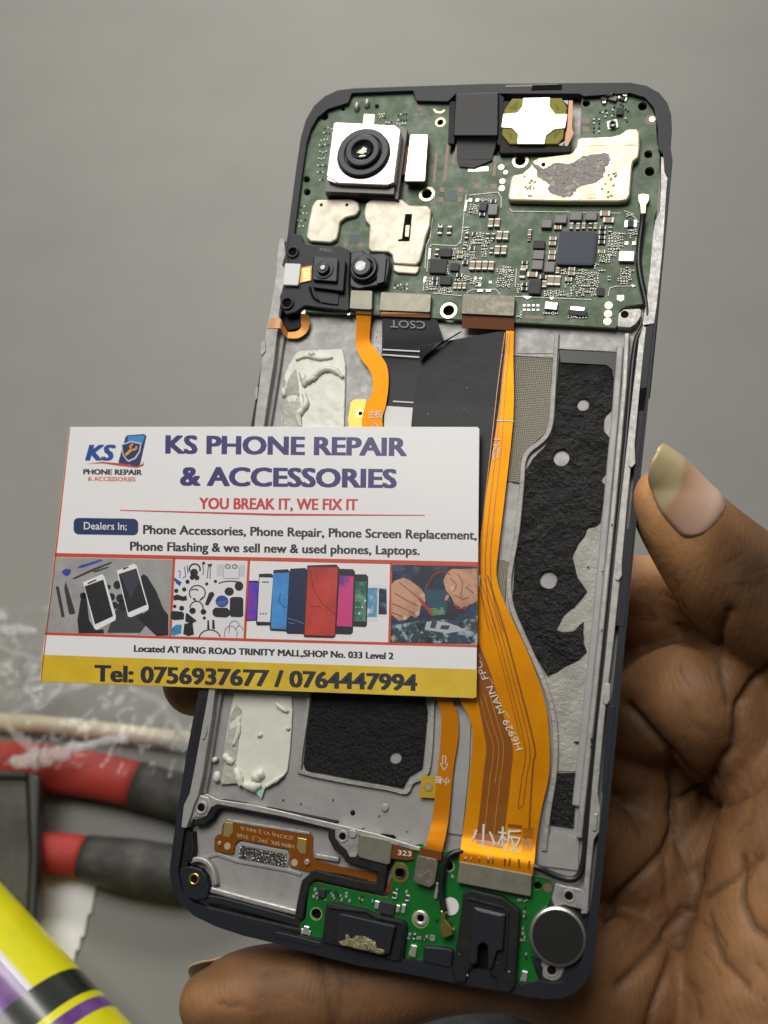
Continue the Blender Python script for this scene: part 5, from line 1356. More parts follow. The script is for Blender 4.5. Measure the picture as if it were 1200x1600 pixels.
SECTION[0] = 'picture_c'
# picture 3: a fan of phones
K('picture', [[(391, 877), (609.5, 881.5), (606.5, 1003.5), (384.5, 998)]], ink('pic_paper3', srgb(236, 235, 237)))
def phone_pic(out, scr, mo, ms, lv):
    K('picture', [R7(out)], mo, lv)
    K('picture', [R7(scr)], ms, lv + 1)
MG = mat('ink_magenta_blue', srgb(190, 40, 110), 0.4, var=[(srgb(50, 60, 200), 90, 0.35, 0.6, 'noise'), (srgb(230, 120, 40), 120, 0.58, 0.7, 'noise')])
MT = mat('ink_teal_green', srgb(40, 96, 80), 0.4, var=(srgb(120, 190, 150), 260, 0.5, 0.7, 'noise'))
MC = mat('ink_icons', srgb(84, 150, 190), 0.4, var=(srgb(220, 225, 230), 420, 0.52, 0.66, 'noise'))
MN = mat('ink_night', srgb(24, 34, 56), 0.4, var=(srgb(80, 130, 160), 420, 0.55, 0.66, 'noise'))
MBL = mat('ink_bluefade', srgb(38, 92, 176), 0.4, var=(srgb(70, 150, 220), 60, 0.4, 0.6, 'noise'))
MNV = mat('ink_navyfade', srgb(24, 36, 76), 0.4, var=(srgb(90, 130, 180), 70, 0.6, 0.75, 'noise'))
MRD = mat('ink_redfade', srgb(160, 40, 38), 0.4, var=(srgb(206, 66, 52), 50, 0.4, 0.62, 'noise'))
MPU = mat('ink_purplefade', srgb(70, 44, 140), 0.4, var=(srgb(210, 60, 130), 70, 0.45, 0.56, 'noise'))
PW = ink('pic_white', srgb(228, 228, 230))
phone_pic([(664, 160), (704, 162), (706, 312), (662, 312)], [(666, 178), (702, 180), (703, 300), (664, 300)], PW, MN, 2)
phone_pic([(612, 160), (662, 158), (660, 330), (606, 330)], [(614, 176), (660, 174), (656, 312), (610, 312)], PW, MC, 3)
phone_pic([(548, 112), (606, 112), (616, 124), (610, 352), (600, 360), (540, 356)], [(556, 144), (608, 146), (604, 334), (546, 332)], INKB, MT, 4)
phone_pic([(480, 86), (544, 88), (554, 100), (544, 384), (534, 394), (462, 392)], [(482, 118), (548, 122), (540, 358), (468, 354)], INKB, MPU, 6)
phone_pic([(56, 142), (98, 142), (104, 150), (92, 330), (44, 332), (42, 320)], [(56, 150), (102, 152), (94, 326), (46, 326)], INKB, MG, 2)
phone_pic([(104, 110), (160, 108), (172, 118), (156, 352), (94, 352), (90, 340)], [(106, 126), (170, 128), (156, 336), (96, 334)], INKB, PW, 4)
phone_pic([(172, 92), (238, 88), (250, 100), (232, 380), (158, 376), (154, 362)], [(170, 106), (246, 104), (232, 370), (160, 366)], INKB, MBL, 6)
phone_pic([(250, 86), (320, 82), (332, 94), (318, 392), (236, 390), (230, 378)], [(250, 92), (328, 92), (316, 384), (236, 382)], INKB, MNV, 8)
phone_pic([(330, 70), (466, 66), (480, 80), (462, 402), (450, 410), (316, 406), (312, 392)], [(334, 78), (474, 80), (458, 400), (318, 396)], ink('pic_darkred', srgb(60, 18, 22)), MRD, 10)
KL('picture', [R7([(342, 84), (360, 180), (400, 250), (470, 306)]), R7([(344, 262), (380, 262), (396, 272)])], 0.9, ink('pic_darkred2', srgb(90, 24, 26)), 12)
KL('picture', [R7([(206, 200), (196, 240), (228, 270)])], 1.0, DKN, 8)
KL('picture', [R7([(240, 318), (280, 330), (320, 346)]), R7([(240, 340), (270, 342)])], 0.9, ink('pic_wave', srgb(120, 150, 190)), 10)
for k in range(4):
    for j in range(3):
        K('picture', [R7(disc_px(560 + 14 * k, 236 + 30 * j, 5, n=6))], [ink('pic_pink', srgb(200, 90, 150)), ink('pic_green', srgb(110, 180, 70)), ink('pic_sky', srgb(70, 150, 200)), PW][(k + j) % 4], 6)
K('picture', [R7(disc_px(112 + 12 * k, 297, 4, n=6)) for k in range(3)] + [R7([(118, 146), (150, 146), (150, 151), (118, 151)])], ink('pic_tool', srgb(58, 56, 58)), 6)
SECTION[0] = 'picture_d'
# picture 4: two hands mending a board
MB4 = mat('ink_navy_bokeh', srgb(22, 34, 58), 0.45, var=[(srgb(52, 82, 116), 200, 0.5, 0.68, 'noise')])
SKN = mat('ink_skin', srgb(205, 158, 128), 0.5, var=(srgb(160, 104, 78), 170, 0.45, 0.68, 'noise'))
BRD = mat('ink_board', srgb(40, 62, 78), 0.45, var=[(srgb(150, 180, 190), 520, 0.52, 0.6, 'noise'), (srgb(190, 160, 90), 700, 0.6, 0.66, 'noise'), (srgb(16, 20, 30), 430, 0.52, 0.6, 'noise')])
K('picture', [[(613, 882), (746.5, 885), (745.5, 1007), (610, 1004)]], MB4)
K('picture', [R7([(722, 352), (800, 340), (900, 320), (1060, 330), (1128, 300), (1128, 440), (722, 428)])], BRD, 2)
K('picture', [R7([(880, 180), (980, 186), (1010, 250), (1000, 300), (900, 300)])], ink('pic_teal', srgb(26, 78, 104)), 2)
K('picture', [R7([(900, 272), (968, 266), (976, 300), (914, 306)])], mat('ink_greenboard', srgb(110, 146, 100), 0.45, var=(srgb(40, 70, 60), 700, 0.45, 0.6, 'noise')), 3)
K('picture', [R7([(890, 334), (940, 330), (990, 340), (1040, 356), (1060, 372), (960, 384), (880, 372)])], ink('pic_pale3', srgb(176, 186, 192)), 3)
K('picture', [R7([(915, 330), (940, 332), (930, 366), (905, 362)]), R7([(960, 350), (1000, 352), (990, 372), (952, 368)])], ink('pic_darkboard', srgb(60, 66, 74)), 4)
K('picture', [R7([(724, 160), (740, 142), (782, 128), (812, 140), (862, 178), (882, 205), (884, 240), (862, 262), (856, 300), (840, 318), (818, 306), (790, 326), (760, 330), (724, 300)]), R7([(968, 140), (984, 104), (1010, 86), (1060, 88), (1126, 84), (1128, 236), (1090, 258), (1050, 270), (1020, 250), (1006, 220), (980, 186)])], SKN, 4)
KL('picture', [R7([(740, 200), (790, 230), (850, 262)]), R7([(730, 250), (780, 270), (838, 300)]), R7([(726, 290), (780, 312)]), R7([(760, 150), (800, 180), (860, 230)]), R7([(1000, 130), (1030, 160), (1020, 190)]), R7([(1036, 110), (1060, 150), (1050, 220)]), R7([(1070, 170), (1110, 200)]), R7([(1020, 210), (1060, 230), (1090, 220)])], 1.3, ink('pic_skinline', srgb(128, 74, 54)), 5)
K('picture', [R7(disc_px(846, 296, 11)), R7(disc_px(788, 316, 10)), R7(disc_px(870, 212, 10)), R7(disc_px(1012, 178, 11))], ink('pic_nail', srgb(226, 186, 168)), 6)
KL('picture', [R7([(856, 226), (880, 256), (914, 300)])], 4.5, ink('pic_probe', srgb(196, 40, 44)), 6)
KL('picture', [R7([(882, 182), (900, 150), (920, 118), (950, 100), (975, 100), (1000, 112)]), R7([(1016, 250), (1034, 272), (1070, 274), (1096, 250)])], 1.8, ink('pic_lead', srgb(178, 40, 44)), 6)
K('picture', [R7([(984, 206), (996, 210), (986, 236), (972, 234)])], SKN, 6)
K('picture', [R7([(990, 240), (1010, 246), (1020, 310), (990, 318), (980, 300)])], INKB, 4)
K('picture', [R7([(722, 74), (760, 72), (800, 84), (770, 100), (724, 96)]), R7([(830, 70), (860, 82), (850, 110), (826, 100)])], ink('pic_haze', srgb(54, 76, 108)), 2)
K('picture', [R7([(960, 376), (1060, 366), (1064, 376), (970, 392)])], ink('pic_pale3', srgb(176, 186, 192)), 4)
# emblem
BL1 = mat('ink_emblem_blue', srgb(30, 74, 156), 0.4)
K('emblem', [[(199, 680), (225, 678), (229, 681), (219, 726), (214, 729.5), (188, 726), (185, 722), (196, 683)]], DKN, 1)
K('emblem', [[(200, 681.5), (224, 680), (226, 682), (222, 694), (199, 694)]], ink('emblem_sky', srgb(60, 140, 210)), 2)
K('emblem', [[(189, 694), (205, 689), (221, 692), (219, 706), (212, 717), (200, 722), (192, 712)]], ink('emblem_white', srgb(200, 206, 220)), 3)
K('emblem', [[(191, 695.5), (205, 691), (219, 694), (217, 705), (210, 715), (200, 719), (193, 710)]], ink('emblem_navy', srgb(22, 44, 92)), 4)
KL('emblem', [[(196, 711), (207, 701)]], 4.2, ink('emblem_amber', srgb(235, 160, 46)), 5)
KL('emblem', [[(206, 703), (203, 697), (208, 693.5)], [(206, 703), (212, 702), (213.5, 697)]], 3.0, ink('emblem_amber', srgb(235, 160, 46)), 5)
K('emblem', [disc_px(202, 726.5, 0.9, n=8)], WHT, 3)
KT('KS', (133, 719), (181, 719), (0, -25), BL1, 0.0, 2, shear=0.25, name='emblem', bold=0.05)
K('emblem', [[(134, 725), (160, 721.5), (190, 724), (214, 729), (224, 724), (222, 721), (225, 723), (224, 728), (214, 731), (188, 728), (160, 724)]], ORNG, 3)
KT('PHONE REPAIR', (130, 741), (222, 742), (0, -8.5), BLK, 0.0, 2, bold=0.05)
KT('& ACCESSORIES', (137, 751), (212, 752), (0, -6.5), ink('emblem_orange', srgb(214, 120, 60)), 0.03, 2)
# gather the printing under the card: one mesh per picture
def merge(objs, name):
    verts, faces, fm, ms = [], [], [], []
    sm, par = objs[0].data.polygons[0].use_smooth, objs[0].parent
    for o in objs:
        k = len(verts)
        verts += [tuple(v.co) for v in o.data.vertices]
        mp = []
        for m in o.data.materials:
            if m not in ms:
                ms.append(m)
            mp.append(ms.index(m))
        for f in o.data.polygons:
            faces.append([k + i for i in f.vertices])
            fm.append(mp[f.material_index])
        bpy.data.objects.remove(o)
    return obj(name, verts, faces, ms, par, sm, fm)
kept, groups = [], {}
for o, key in printed:
    if key in ('picture_a', 'picture_b', 'picture_c', 'picture_d', 'emblem', 'border', 'picture_border'):
        groups.setdefault(key, []).append(o)
    else:
        kept.append(o)
for key, lst in groups.items():
    kept.append(merge(lst, 'picture' if key.startswith('picture_') and key != 'picture_border' else key))
for o in kept:
    o.data.transform(Matrix.Translation(-Vector(cc)))
    o.parent = card
for rib in (mf, spk, main_board):
    tr = [c for c in rib.children if c.name.split('.')[0] in ('copper_trace',)]
    if len(tr) > 1:
        merge(tr, 'copper_trace')
# ------------------------------------------------------------------ desk and the things on it
DESKM = mat('grey_desk_top', (0.250, 0.247, 0.230), 0.6, bump=(600, 0.05, 0.0002, 'noise'), var=((0.222, 0.219, 0.205), 9, 0.35, 0.7, 'noise'))
dv, df = [], []
for y in (-0.5, 2.5):
    for x in (-1.6, 1.6):
        dv.append((x, y, 0))
desk = structure(obj('desk_top', dv, [(0, 1, 3, 2)], DESKM))

# pliers: two handles, the jaws lie behind the phone
GRIP = mat('red_rubber_grip', (0.42, 0.046, 0.036), 0.55, spec=0.25, bump=(900, 0.3, 0.0002, 'noise'), var=((0.38, 0.045, 0.036), 90, 0.4, 0.7, 'noise'))
SLEEVE = mat('dark_grey_sleeve', (0.04, 0.04, 0.037), 0.5, spec=0.3, bump=(900, 0.3, 0.0002, 'noise'), var=((0.09, 0.09, 0.08), 90, 0.45, 0.7, 'noise'))
STEEL = mat('tool_steel', (0.16, 0.16, 0.16), 0.35, 0.9)
pl = empty('pliers', 'pliers with red and dark grey handles lying on the grey desk left of the phone', 'pliers', loc=D(150, 1290))
def handle(pts, rs, split):
    q = smooth_path([D(x, y, z) for x, y, z in pts], 5)
    r = np.interp(np.linspace(0, 1, len(q)), np.linspace(0, 1, len(rs)), rs)
    k = int(split * len(q))
    for nm, a, b, m, f in (('grip', 0, k + 1, GRIP, 1.0), ('sleeve', k, len(q), SLEEVE, 1.03)):
        o = tube(nm, q[a:b], r[a:b] * f, m, None, 18, flat=0.85)
        o.parent = pl
        o.data.transform(Matrix.Translation(-pl.location))
handle([(-60, 1192, .008), (0, 1192, .008), (70, 1200, .008), (150, 1212, .008), (228, 1230, .008), (300, 1252, .008), (420, 1292, .008)], [.0072, .0076, .0080, .0080, .0078, .0076, .0080, .0068], .62)
handle([(-60, 1325, .008), (20, 1330, .008), (80, 1334, .008), (130, 1338, .008), (200, 1352, .008), (300, 1362, .008), (420, 1322, .008)], [.0068, .0068, .0068, .0066, .0084, .0088, .0068], .5)
hd = [D(410, 1278, .011), D(440, 1262, .011), D(520, 1290, .009), D(640, 1330, .006), D(640, 1344, .006), D(520, 1335, .009), D(440, 1346, .011), D(412, 1330, .011)]
nv = len(hd)
jo = obj('jaw', [tuple(p) for p in hd] + [(p[0], p[1], 0.002) for p in hd], [list(range(nv))] + [[nv + i for i in reversed(range(nv))]] + [[i, nv + i, nv + (i + 1) % nv, (i + 1) % nv] for i in range(nv)], STEEL)
jo.data.transform(Matrix.Translation(-pl.location))
jo.parent = pl
bevel(jo, 1.0)

# dark mottled slab with a black rim at the left edge
def slab(name, pts, z0, z1, m):
    top = [D(x, y, z1) for x, y in pts]
    n = len(top)
    return [tuple(p) for p in top] + [(p[0], p[1], z0) for p in top], [list(range(n))[::-1]] + [[n + i for i in range(n)]] + [[i, (i + 1) % n, n + (i + 1) % n, n + i] for i in range(n)]
SLABM = mat('mottled_dark_film', (0.038, 0.036, 0.030), 0.55, spec=0.3, bump=(160, 0.3, 0.0006, 'noise'), var=[((0.075, 0.071, 0.06), 70, 0.45, 0.66, 'noise'), ((0.045, 0.042, 0.036), 150, 0.5, 0.7, 'noise')])
RIMM = mat('black_rim', (0.018, 0.018, 0.018), 0.45)
sl = empty('dark_slab', 'dark mottled flat slab with black rim lying across the pliers at left edge', 'slab', loc=D(0, 1320, .016))
for nm, pts, z0, z1, m in (('panel', [(-80, 1215), (40, 1215), (46, 1330), (40, 1480), (-80, 1500)], .017, .0215, SLABM), ('rim', [(40, 1203), (56, 1206), (61, 1216), (58, 1340), (53, 1480), (38, 1490), (46, 1330)], .0165, .0235, RIMM), ('rim', [(-80, 1200), (40, 1203), (41, 1216), (-80, 1215)], .0165, .0235, RIMM)):
    v, f = slab(nm, pts, z0, z1, m)
    o = obj(nm, v, f, m)
    o.data.transform(Matrix.Translation(-sl.location))
    o.parent = sl
    bm = bmesh.new()
    bm.from_mesh(o.data)
    bmesh.ops.recalc_face_normals(bm, faces=list(bm.faces))
    bm.to_mesh(o.data)
    bm.free()
    bevel(o, 1.2 if nm == 'rim' else 0.4)

# torn white sheet
def desk_film(name, pts, z, amp, m, seed, res=0.001, thick=0.0008, scale=45, smoothz=True):
    o2 = [D(x, y, z)[:2] for x, y in pts]
    xs0, ys0 = [p[0] for p in o2], [p[1] for p in o2]
    from mathutils import noise as NZ
    X = np.arange(min(xs0), max(xs0) + res, res)
    Y = np.arange(min(ys0), max(ys0) + res, res)
    idx, verts, faces = {}, [], []
    for i, y in enumerate(Y):
        for j, x in enumerate(X):
            if in_poly(o2, x, y):
                idx[i, j] = len(verts)
                v = Vector((x * scale + seed, y * scale, seed))
                zz = NZ.fractal(v, 0.9, 2.0, 4) if smoothz else NZ.ridged_multi_fractal(v, 0.8, 2.0, 4, 1.0, 2.0) * 0.5
                verts.append((x, y, z + thick + max(0, zz + 0.6) * amp))
    for (i, j) in idx:
        q = [idx.get(k, -1) for k in ((i, j), (i, j + 1), (i + 1, j + 1), (i + 1, j))]
        if min(q) >= 0:
            faces.append(q)
    o = obj(name, verts, faces, m, None, True)
    s = o.modifiers.new('Solidify', 'SOLIDIFY')
    s.thickness = thick
    s.offset = -1
    return origin_to(o, D(*np.mean(pts, 0), z))
sheet_o = desk_film('paper_sheet', [(40, 1350), (110, 1345), (162, 1350), (166, 1362), (152, 1395), (144, 1430), (132, 1470), (120, 1500), (110, 1530), (90, 1580), (30, 1580), (40, 1450)], 0.0, 0.0008, mat('white_tissue', (0.88, 0.88, 0.87), 0.7, bump=(500, 0.3, 0.0003, 'noise')), 3)
thing(sheet_o, 'white paper sheet with an uneven edge lying on the desk below the pliers', 'paper')

# cream rod
rod = tube('thin_rod', [D(x, y, .005) for x, y in ((-60, 1124), (60, 1132), (160, 1142), (260, 1154), (420, 1172))], 0.0032, mat('cream_wood', (0.62, 0.56, 0.42), 0.45, bump=(300, 0.2, 0.0002, 'noise')), None, 14)
thing(origin_to(rod, D(160, 1142, 0)), 'thin cream rod lying behind the pliers under the clear plastic film', 'rod')

# crumpled clear plastic film
fm_ = bpy.data.materials.new('clear_film')
fm_.use_nodes = True
nt = fm_.node_tree
nt.nodes.clear()
out = nt.nodes.new('ShaderNodeOutputMaterial')
tr_ = nt.nodes.new('ShaderNodeBsdfTransparent')
gl = nt.nodes.new('ShaderNodeBsdfGlossy')
gl.inputs['Roughness'].default_value = 0.28
df_ = nt.nodes.new('ShaderNodeBsdfDiffuse')
df_.inputs[0].default_value = (0.8, 0.8, 0.8, 1)
mx1 = nt.nodes.new('ShaderNodeMixShader')
mx1.inputs[0].default_value = 0.25
nt.links.new(gl.outputs[0], mx1.inputs[1])
nt.links.new(df_.outputs[0], mx1.inputs[2])
lw = nt.nodes.new('ShaderNodeLayerWeight')
lw.inputs[0].default_value = 0.25
ad = nt.nodes.new('ShaderNodeMath')
ad.operation = 'MULTIPLY_ADD'
ad.inputs[1].default_value = 0.5
ad.inputs[2].default_value = 0.05
nt.links.new(lw.outputs['Fresnel'], ad.inputs[0])
mx2 = nt.nodes.new('ShaderNodeMixShader')
nt.links.new(ad.outputs[0], mx2.inputs[0])
nt.links.new(tr_.outputs[0], mx2.inputs[1])
nt.links.new(mx1.outputs[0], mx2.inputs[2])
nt.links.new(mx2.outputs[0], out.inputs[0])
bag = empty('plastic_film', 'crumpled clear plastic film with bright creases, draped over the rod and pliers', 'plastic film', loc=D(120, 1120, 0))
fo = desk_film('film_sheet', [(-60, 960), (60, 955), (200, 975), (330, 1020), (360, 1120), (345, 1215), (240, 1230), (120, 1215), (40, 1200), (-60, 1190)], 0.016, 0.010, fm_, 11, 0.0015, 0.0002, 48, True)
fo.modifiers.clear()
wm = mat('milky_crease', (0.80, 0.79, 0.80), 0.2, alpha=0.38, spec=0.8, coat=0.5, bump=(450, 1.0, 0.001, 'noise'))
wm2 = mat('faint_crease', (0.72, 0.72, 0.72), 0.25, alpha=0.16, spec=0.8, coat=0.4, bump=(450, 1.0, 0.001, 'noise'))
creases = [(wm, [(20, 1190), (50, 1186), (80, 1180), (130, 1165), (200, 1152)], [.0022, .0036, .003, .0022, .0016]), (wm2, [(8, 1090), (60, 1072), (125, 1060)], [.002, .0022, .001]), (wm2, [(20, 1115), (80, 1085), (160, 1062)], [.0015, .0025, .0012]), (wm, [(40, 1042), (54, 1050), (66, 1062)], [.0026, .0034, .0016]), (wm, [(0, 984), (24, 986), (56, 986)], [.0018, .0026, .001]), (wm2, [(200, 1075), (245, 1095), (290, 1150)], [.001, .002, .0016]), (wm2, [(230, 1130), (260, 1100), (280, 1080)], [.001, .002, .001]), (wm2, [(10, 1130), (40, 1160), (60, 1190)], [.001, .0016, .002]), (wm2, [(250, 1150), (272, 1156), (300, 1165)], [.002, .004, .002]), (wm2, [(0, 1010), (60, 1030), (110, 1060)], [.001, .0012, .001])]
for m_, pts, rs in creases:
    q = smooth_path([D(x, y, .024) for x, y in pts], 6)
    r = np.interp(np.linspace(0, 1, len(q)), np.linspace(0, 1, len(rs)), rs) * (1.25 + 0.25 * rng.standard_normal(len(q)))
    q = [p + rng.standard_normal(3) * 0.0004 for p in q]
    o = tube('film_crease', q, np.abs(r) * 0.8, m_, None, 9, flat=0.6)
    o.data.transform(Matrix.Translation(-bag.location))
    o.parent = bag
fo.location = fo.location - bag.location
fo.parent = bag

# printed can at the lower left
a0, a1 = D(-108, 1490, .026), D(58, 1686, .026)
ax = (a1 - a0) / np.linalg.norm(a1 - a0)
sd = np.cross(ax, [0, 0, 1.0])
RC = 0.0255
YC = mat('can_yellow', (0.80, 0.76, 0.004), 0.34, coat=0.25, bump=(300, 0.06, 0.0003, 'noise'), var=((0.70, 0.66, 0.004), 60, 0.4, 0.7, 'noise'))
BC = mat('can_black', (0.018, 0.022, 0.020), 0.24, coat=0.5)
PC = mat('can_purple', (0.11, 0.022, 0.20), 0.3, coat=0.5, var=((0.2, 0.08, 0.32), 60, 0.45, 0.6, 'noise'))
WC = mat('can_white', (0.75, 0.74, 0.78), 0.28, coat=0.5)
def along(px, py):
    """axial coordinate of a pixel on the can's flank"""
    p = D(px, py, .026)
    return float((p - a0) @ ax)
s_b0, s_b1, s_y1, s_p1, s_y2 = along(108, 1536), along(138, 1571), along(146, 1580), along(160, 1597), along(165, 1603)
NA = 96
ss = [-0.14, -0.08, -0.03, 0.0, s_b0, s_b1, s_y1, s_p1, s_y2, s_y2 + 0.004, s_y2 + 0.045, s_y2 + 0.047, s_y2 + 0.052]
rr_ = [RC] * 11 + [RC * 0.97, RC * 0.9]
verts, faces, fmi = [], [], []
for s_, r_ in zip(ss, rr_):
    for k in range(NA):
        a = 2 * math.pi * k / NA
        verts.append(a0 + ax * s_ + r_ * (math.cos(a) * sd + math.sin(a) * np.array([0, 0, 1.0])))
for i in range(len(ss) - 1):
    for k in range(NA):
        a = math.degrees(2 * math.pi * (k + 0.5) / NA)
        n0, n1 = i * NA + k, i * NA + (k + 1) % NA
        faces.append((n0, n1, n1 + NA, n0 + NA))
        if i == 4:
            m_ = 1
        elif i == 5:
            m_ = 0
        elif i == 6:
            m_ = 2
        elif i == 7:
            m_ = 0
        elif i > 7:
            m_ = 3 if i > 9 else 0
        elif 124 < a < 128:
            m_ = 3
        elif 20 <= a < 124:
            m_ = 2
        else:
            m_ = 0
        fmi.append(m_)
faces += [tuple(reversed(range(NA))), tuple(range((len(ss) - 1) * NA, len(ss) * NA))]
fmi += [3, 3]
can = obj('printed_can', verts, faces, [YC, BC, PC, WC], None, True, fmi)
bm = bmesh.new()
bm.from_mesh(can.data)
bmesh.ops.recalc_face_normals(bm, faces=list(bm.faces))
bm.to_mesh(can.data)
bm.free()
for f in can.data.polygons[-2:]:
    f.use_smooth = False
thing(origin_to(can, a0), 'glossy yellow can with black and purple bands lying at the lower left', 'can')

# dark cloth below the hand
cl = desk_film('dark_cloth', [(470, 1640), (560, 1590), (640, 1560), (720, 1530), (800, 1500), (880, 1520), (900, 1600), (880, 1700), (470, 1720)], 0.0, 0.012, mat('bluish_cloth', (0.045, 0.055, 0.06), 0.7, bump=(900, 0.6, 0.0006, 'noise'), var=((0.09, 0.105, 0.11), 120, 0.5, 0.66, 'noise')), 21, 0.003, 0.0015, 22)
thing(cl, 'dark bluish cloth lying on the desk below the little finger', 'cloth')
# ------------------------------------------------------------------ the hand holding the phone
def chain(pts):
    """list of (px, py, depth mm, radius mm) -> densified spheres"""
    c = [np.array([*WP(x, y, d), r / 1000]) for x, y, d, r in pts]
    q = smooth_path(c, 6)
    return q
CH = []
THUMB = [(1033, 774, 174, 5.0), (1053, 798, 174.5, 7.4), (1106, 862, 177, 9.6), (1160, 920, 180, 11.5), (1232, 985, 184, 13), (1300, 1080, 188, 14), (1320, 1200, 190, 16)]
CH.append(THUMB)
CH.append([(1300, 1120, 186, 12), (1260, 1190, 180, 11), (1224, 1290, 177, 11.5), (1206, 1420, 175, 13.5), (1196, 1580, 173, 17.5), (1180, 1790, 174, 23)])
CH.append([(1090, 1098, 186, 13.0), (1010, 1110, 193, 11.5), (900, 1130, 197, 9)])                                                      # base of the index finger
CH.append([(1090, 1098, 186, 13.0), (1180, 1180, 188, 12.5), (1270, 1260, 190, 14)])
CH.append([(1210, 1130, 184, 9.5), (1225, 1200, 184, 10)])
CH.append([(1170, 1020, 196, 10), (1070, 955, 198, 11.0), (970, 945, 200, 10.5), (800, 900, 202, 7.6), (640, 890, 203, 7)])                # index finger behind the phone
CH.append([(1010, 1200, 200, 12), (1000, 1300, 198, 13), (980, 1420, 193, 13), (960, 1520, 187, 12.5), (950, 1640, 183, 13)])           # palm
CH.append([(1180, 1340, 192, 14), (1080, 1390, 193, 13), (1000, 1420, 192, 12.5)])
CH.append([(1150, 1500, 192, 15), (1060, 1560, 189, 14), (980, 1600, 185, 13), (960, 1750, 185, 15)])
CH.append([(1000, 1200, 198, 11), (860, 1150, 196, 8.5), (700, 1110, 198, 8), (500, 1080, 202, 7.6), (370, 1068, 204, 7.6), (307, 1066, 204, 7.2)])  # middle finger, tip at the left edge
CH.append([(980, 1350, 192, 12), (860, 1300, 188, 9), (700, 1270, 190, 8), (520, 1250, 193, 7)])                                        # ring finger
CH.append([(336, 1568, 176, 6.6), (390, 1556, 177, 8.3), (450, 1556, 177, 9.3), (520, 1548, 177, 9.0), (600, 1536, 176, 8.3), (700, 1512, 175, 8.0), (800, 1500, 174, 9.0), (900, 1520, 176, 11), (970, 1540, 179, 13)])  # little finger
bm = bmesh.new()
for c in CH:
    for q in chain(c):
        r = bmesh.ops.create_icosphere(bm, subdivisions=3, radius=float(q[3]))
        bmesh.ops.translate(bm, verts=r['verts'], vec=Vector(q[:3]))
me = bpy.data.meshes.new('raw')
bm.to_mesh(me)
bm.free()
ho = bpy.data.objects.new('raw', me)
COL.objects.link(ho)
rm = ho.modifiers.new('Remesh', 'REMESH')
rm.mode = 'VOXEL'
rm.voxel_size = 0.00062
sm = ho.modifiers.new('Smooth', 'SMOOTH')
sm.factor = 0.5
sm.iterations = 9
dg = bpy.context.evaluated_depsgraph_get()
hm = bpy.data.meshes.new_from_object(ho.evaluated_get(dg))
bpy.data.objects.remove(ho)
n = len(hm.vertices)
co = np.empty(n * 3)
hm.vertices.foreach_get('co', co)
co = co.reshape(-1, 3)
no = np.empty(n * 3)
hm.vertices.foreach_get('normal', no)
no = no.reshape(-1, 3)
# skin folds, pressed in along traced lines of the visible side
px_, dep = to_px(co)
view = (co - CPOS)
view /= np.linalg.norm(view, axis=1)[:, None]
facing = -(no * view).sum(1)
disp = np.zeros(n)
FOLDS = [([(1200, 1046), (1180, 1066), (1160, 1098), (1155, 1140), (1148, 1172), (1128, 1192), (1112, 1222)], 12, 2.6),
         ([(1112, 1222), (1085, 1240), (1058, 1250), (1056, 1270)], 9, 1.6), ([(1050, 1180), (1080, 1210), (1108, 1236)], 8, 1.0), ([(978, 1100), (1010, 1140), (1040, 1175), (1056, 1230), (1058, 1290), (1040, 1330), (1000, 1372), (960, 1410), (930, 1450)], 10, 2.4),
         ([(1058, 1270), (1062, 1320), (1076, 1362), (1088, 1350)], 7, 1.2), ([(1060, 1290), (1044, 1340), (1040, 1400), (1046, 1430)], 6, 0.9), ([(1062, 1258), (1090, 1238), (1100, 1240)], 6, 0.8), ([(1200, 1222), (1170, 1240), (1130, 1258)], 8, 1.3),
         ([(1160, 1340), (1160, 1410), (1180, 1450), (1210, 1470)], 10, 1.3), ([(1090, 1370), (1070, 1420), (1040, 1460), (990, 1520), (970, 1540)], 11, 2.0), ([(1070, 1420), (1050, 1500), (1020, 1580), (1010, 1620)], 10, 1.8), ([(1190, 1340), (1150, 1370), (1100, 1400)], 8, 1.0),
         ([(1062, 978), (1090, 1000), (1118, 1012), (1124, 990), (1140, 956)], 9, 2.0), ([(1120, 1010), (1132, 1060), (1140, 1100)], 12, 1.2), ([(1010, 1010), (1050, 998), (1090, 1000)], 10, 1.0), ([(500, 1495), (508, 1530), (516, 1570), (520, 1610)], 8, 0.9), ([(524, 1495), (530, 1540), (528, 1600)], 7, 0.7),
         ([(1110, 1450), (1130, 1500), (1170, 1540)], 9, 0.7), ([(960, 1240), (990, 1280), (1000, 1300)], 8, 0.6), ([(300, 1520), (310, 1512), (330, 1508)], 5, 0.5)]
rf = random.Random(3)
for cx, cy, rx, ry, ang, k, L in ((1000, 1280, 40, 90, 110, 10, 60), (1020, 1450, 50, 60, 130, 10, 70), (1130, 1300, 50, 60, 120, 8, 50), (1140, 1500, 60, 80, 60, 9, 60), (1090, 1110, 60, 70, 60, 10, 40), (1165, 900, 40, 50, 130, 14, 26), (1040, 930, 30, 40, 60, 5, 30), (1010, 960, 20, 30, 20, 4, 30), (420, 1545, 90, 40, 10, 8, 50), (530, 1540, 25, 40, 85, 6, 50), (1175, 1200, 30, 60, 60, 6, 40)):
    for _ in range(k):
        x, y = cx + rf.uniform(-rx, rx), cy + rf.uniform(-ry, ry)
        a = math.radians(ang + rf.uniform(-30, 30))
        l = L * rf.uniform(0.4, 1.0)
        b = rf.uniform(-8, 8)
        FOLDS.append(([(x - l / 2 * math.cos(a), y - l / 2 * math.sin(a)), (x + b, y + b * 0.4), (x + l / 2 * math.cos(a), y + l / 2 * math.sin(a))], rf.uniform(3.5, 6), rf.uniform(0.10, 0.30)))
pig = np.zeros(n)
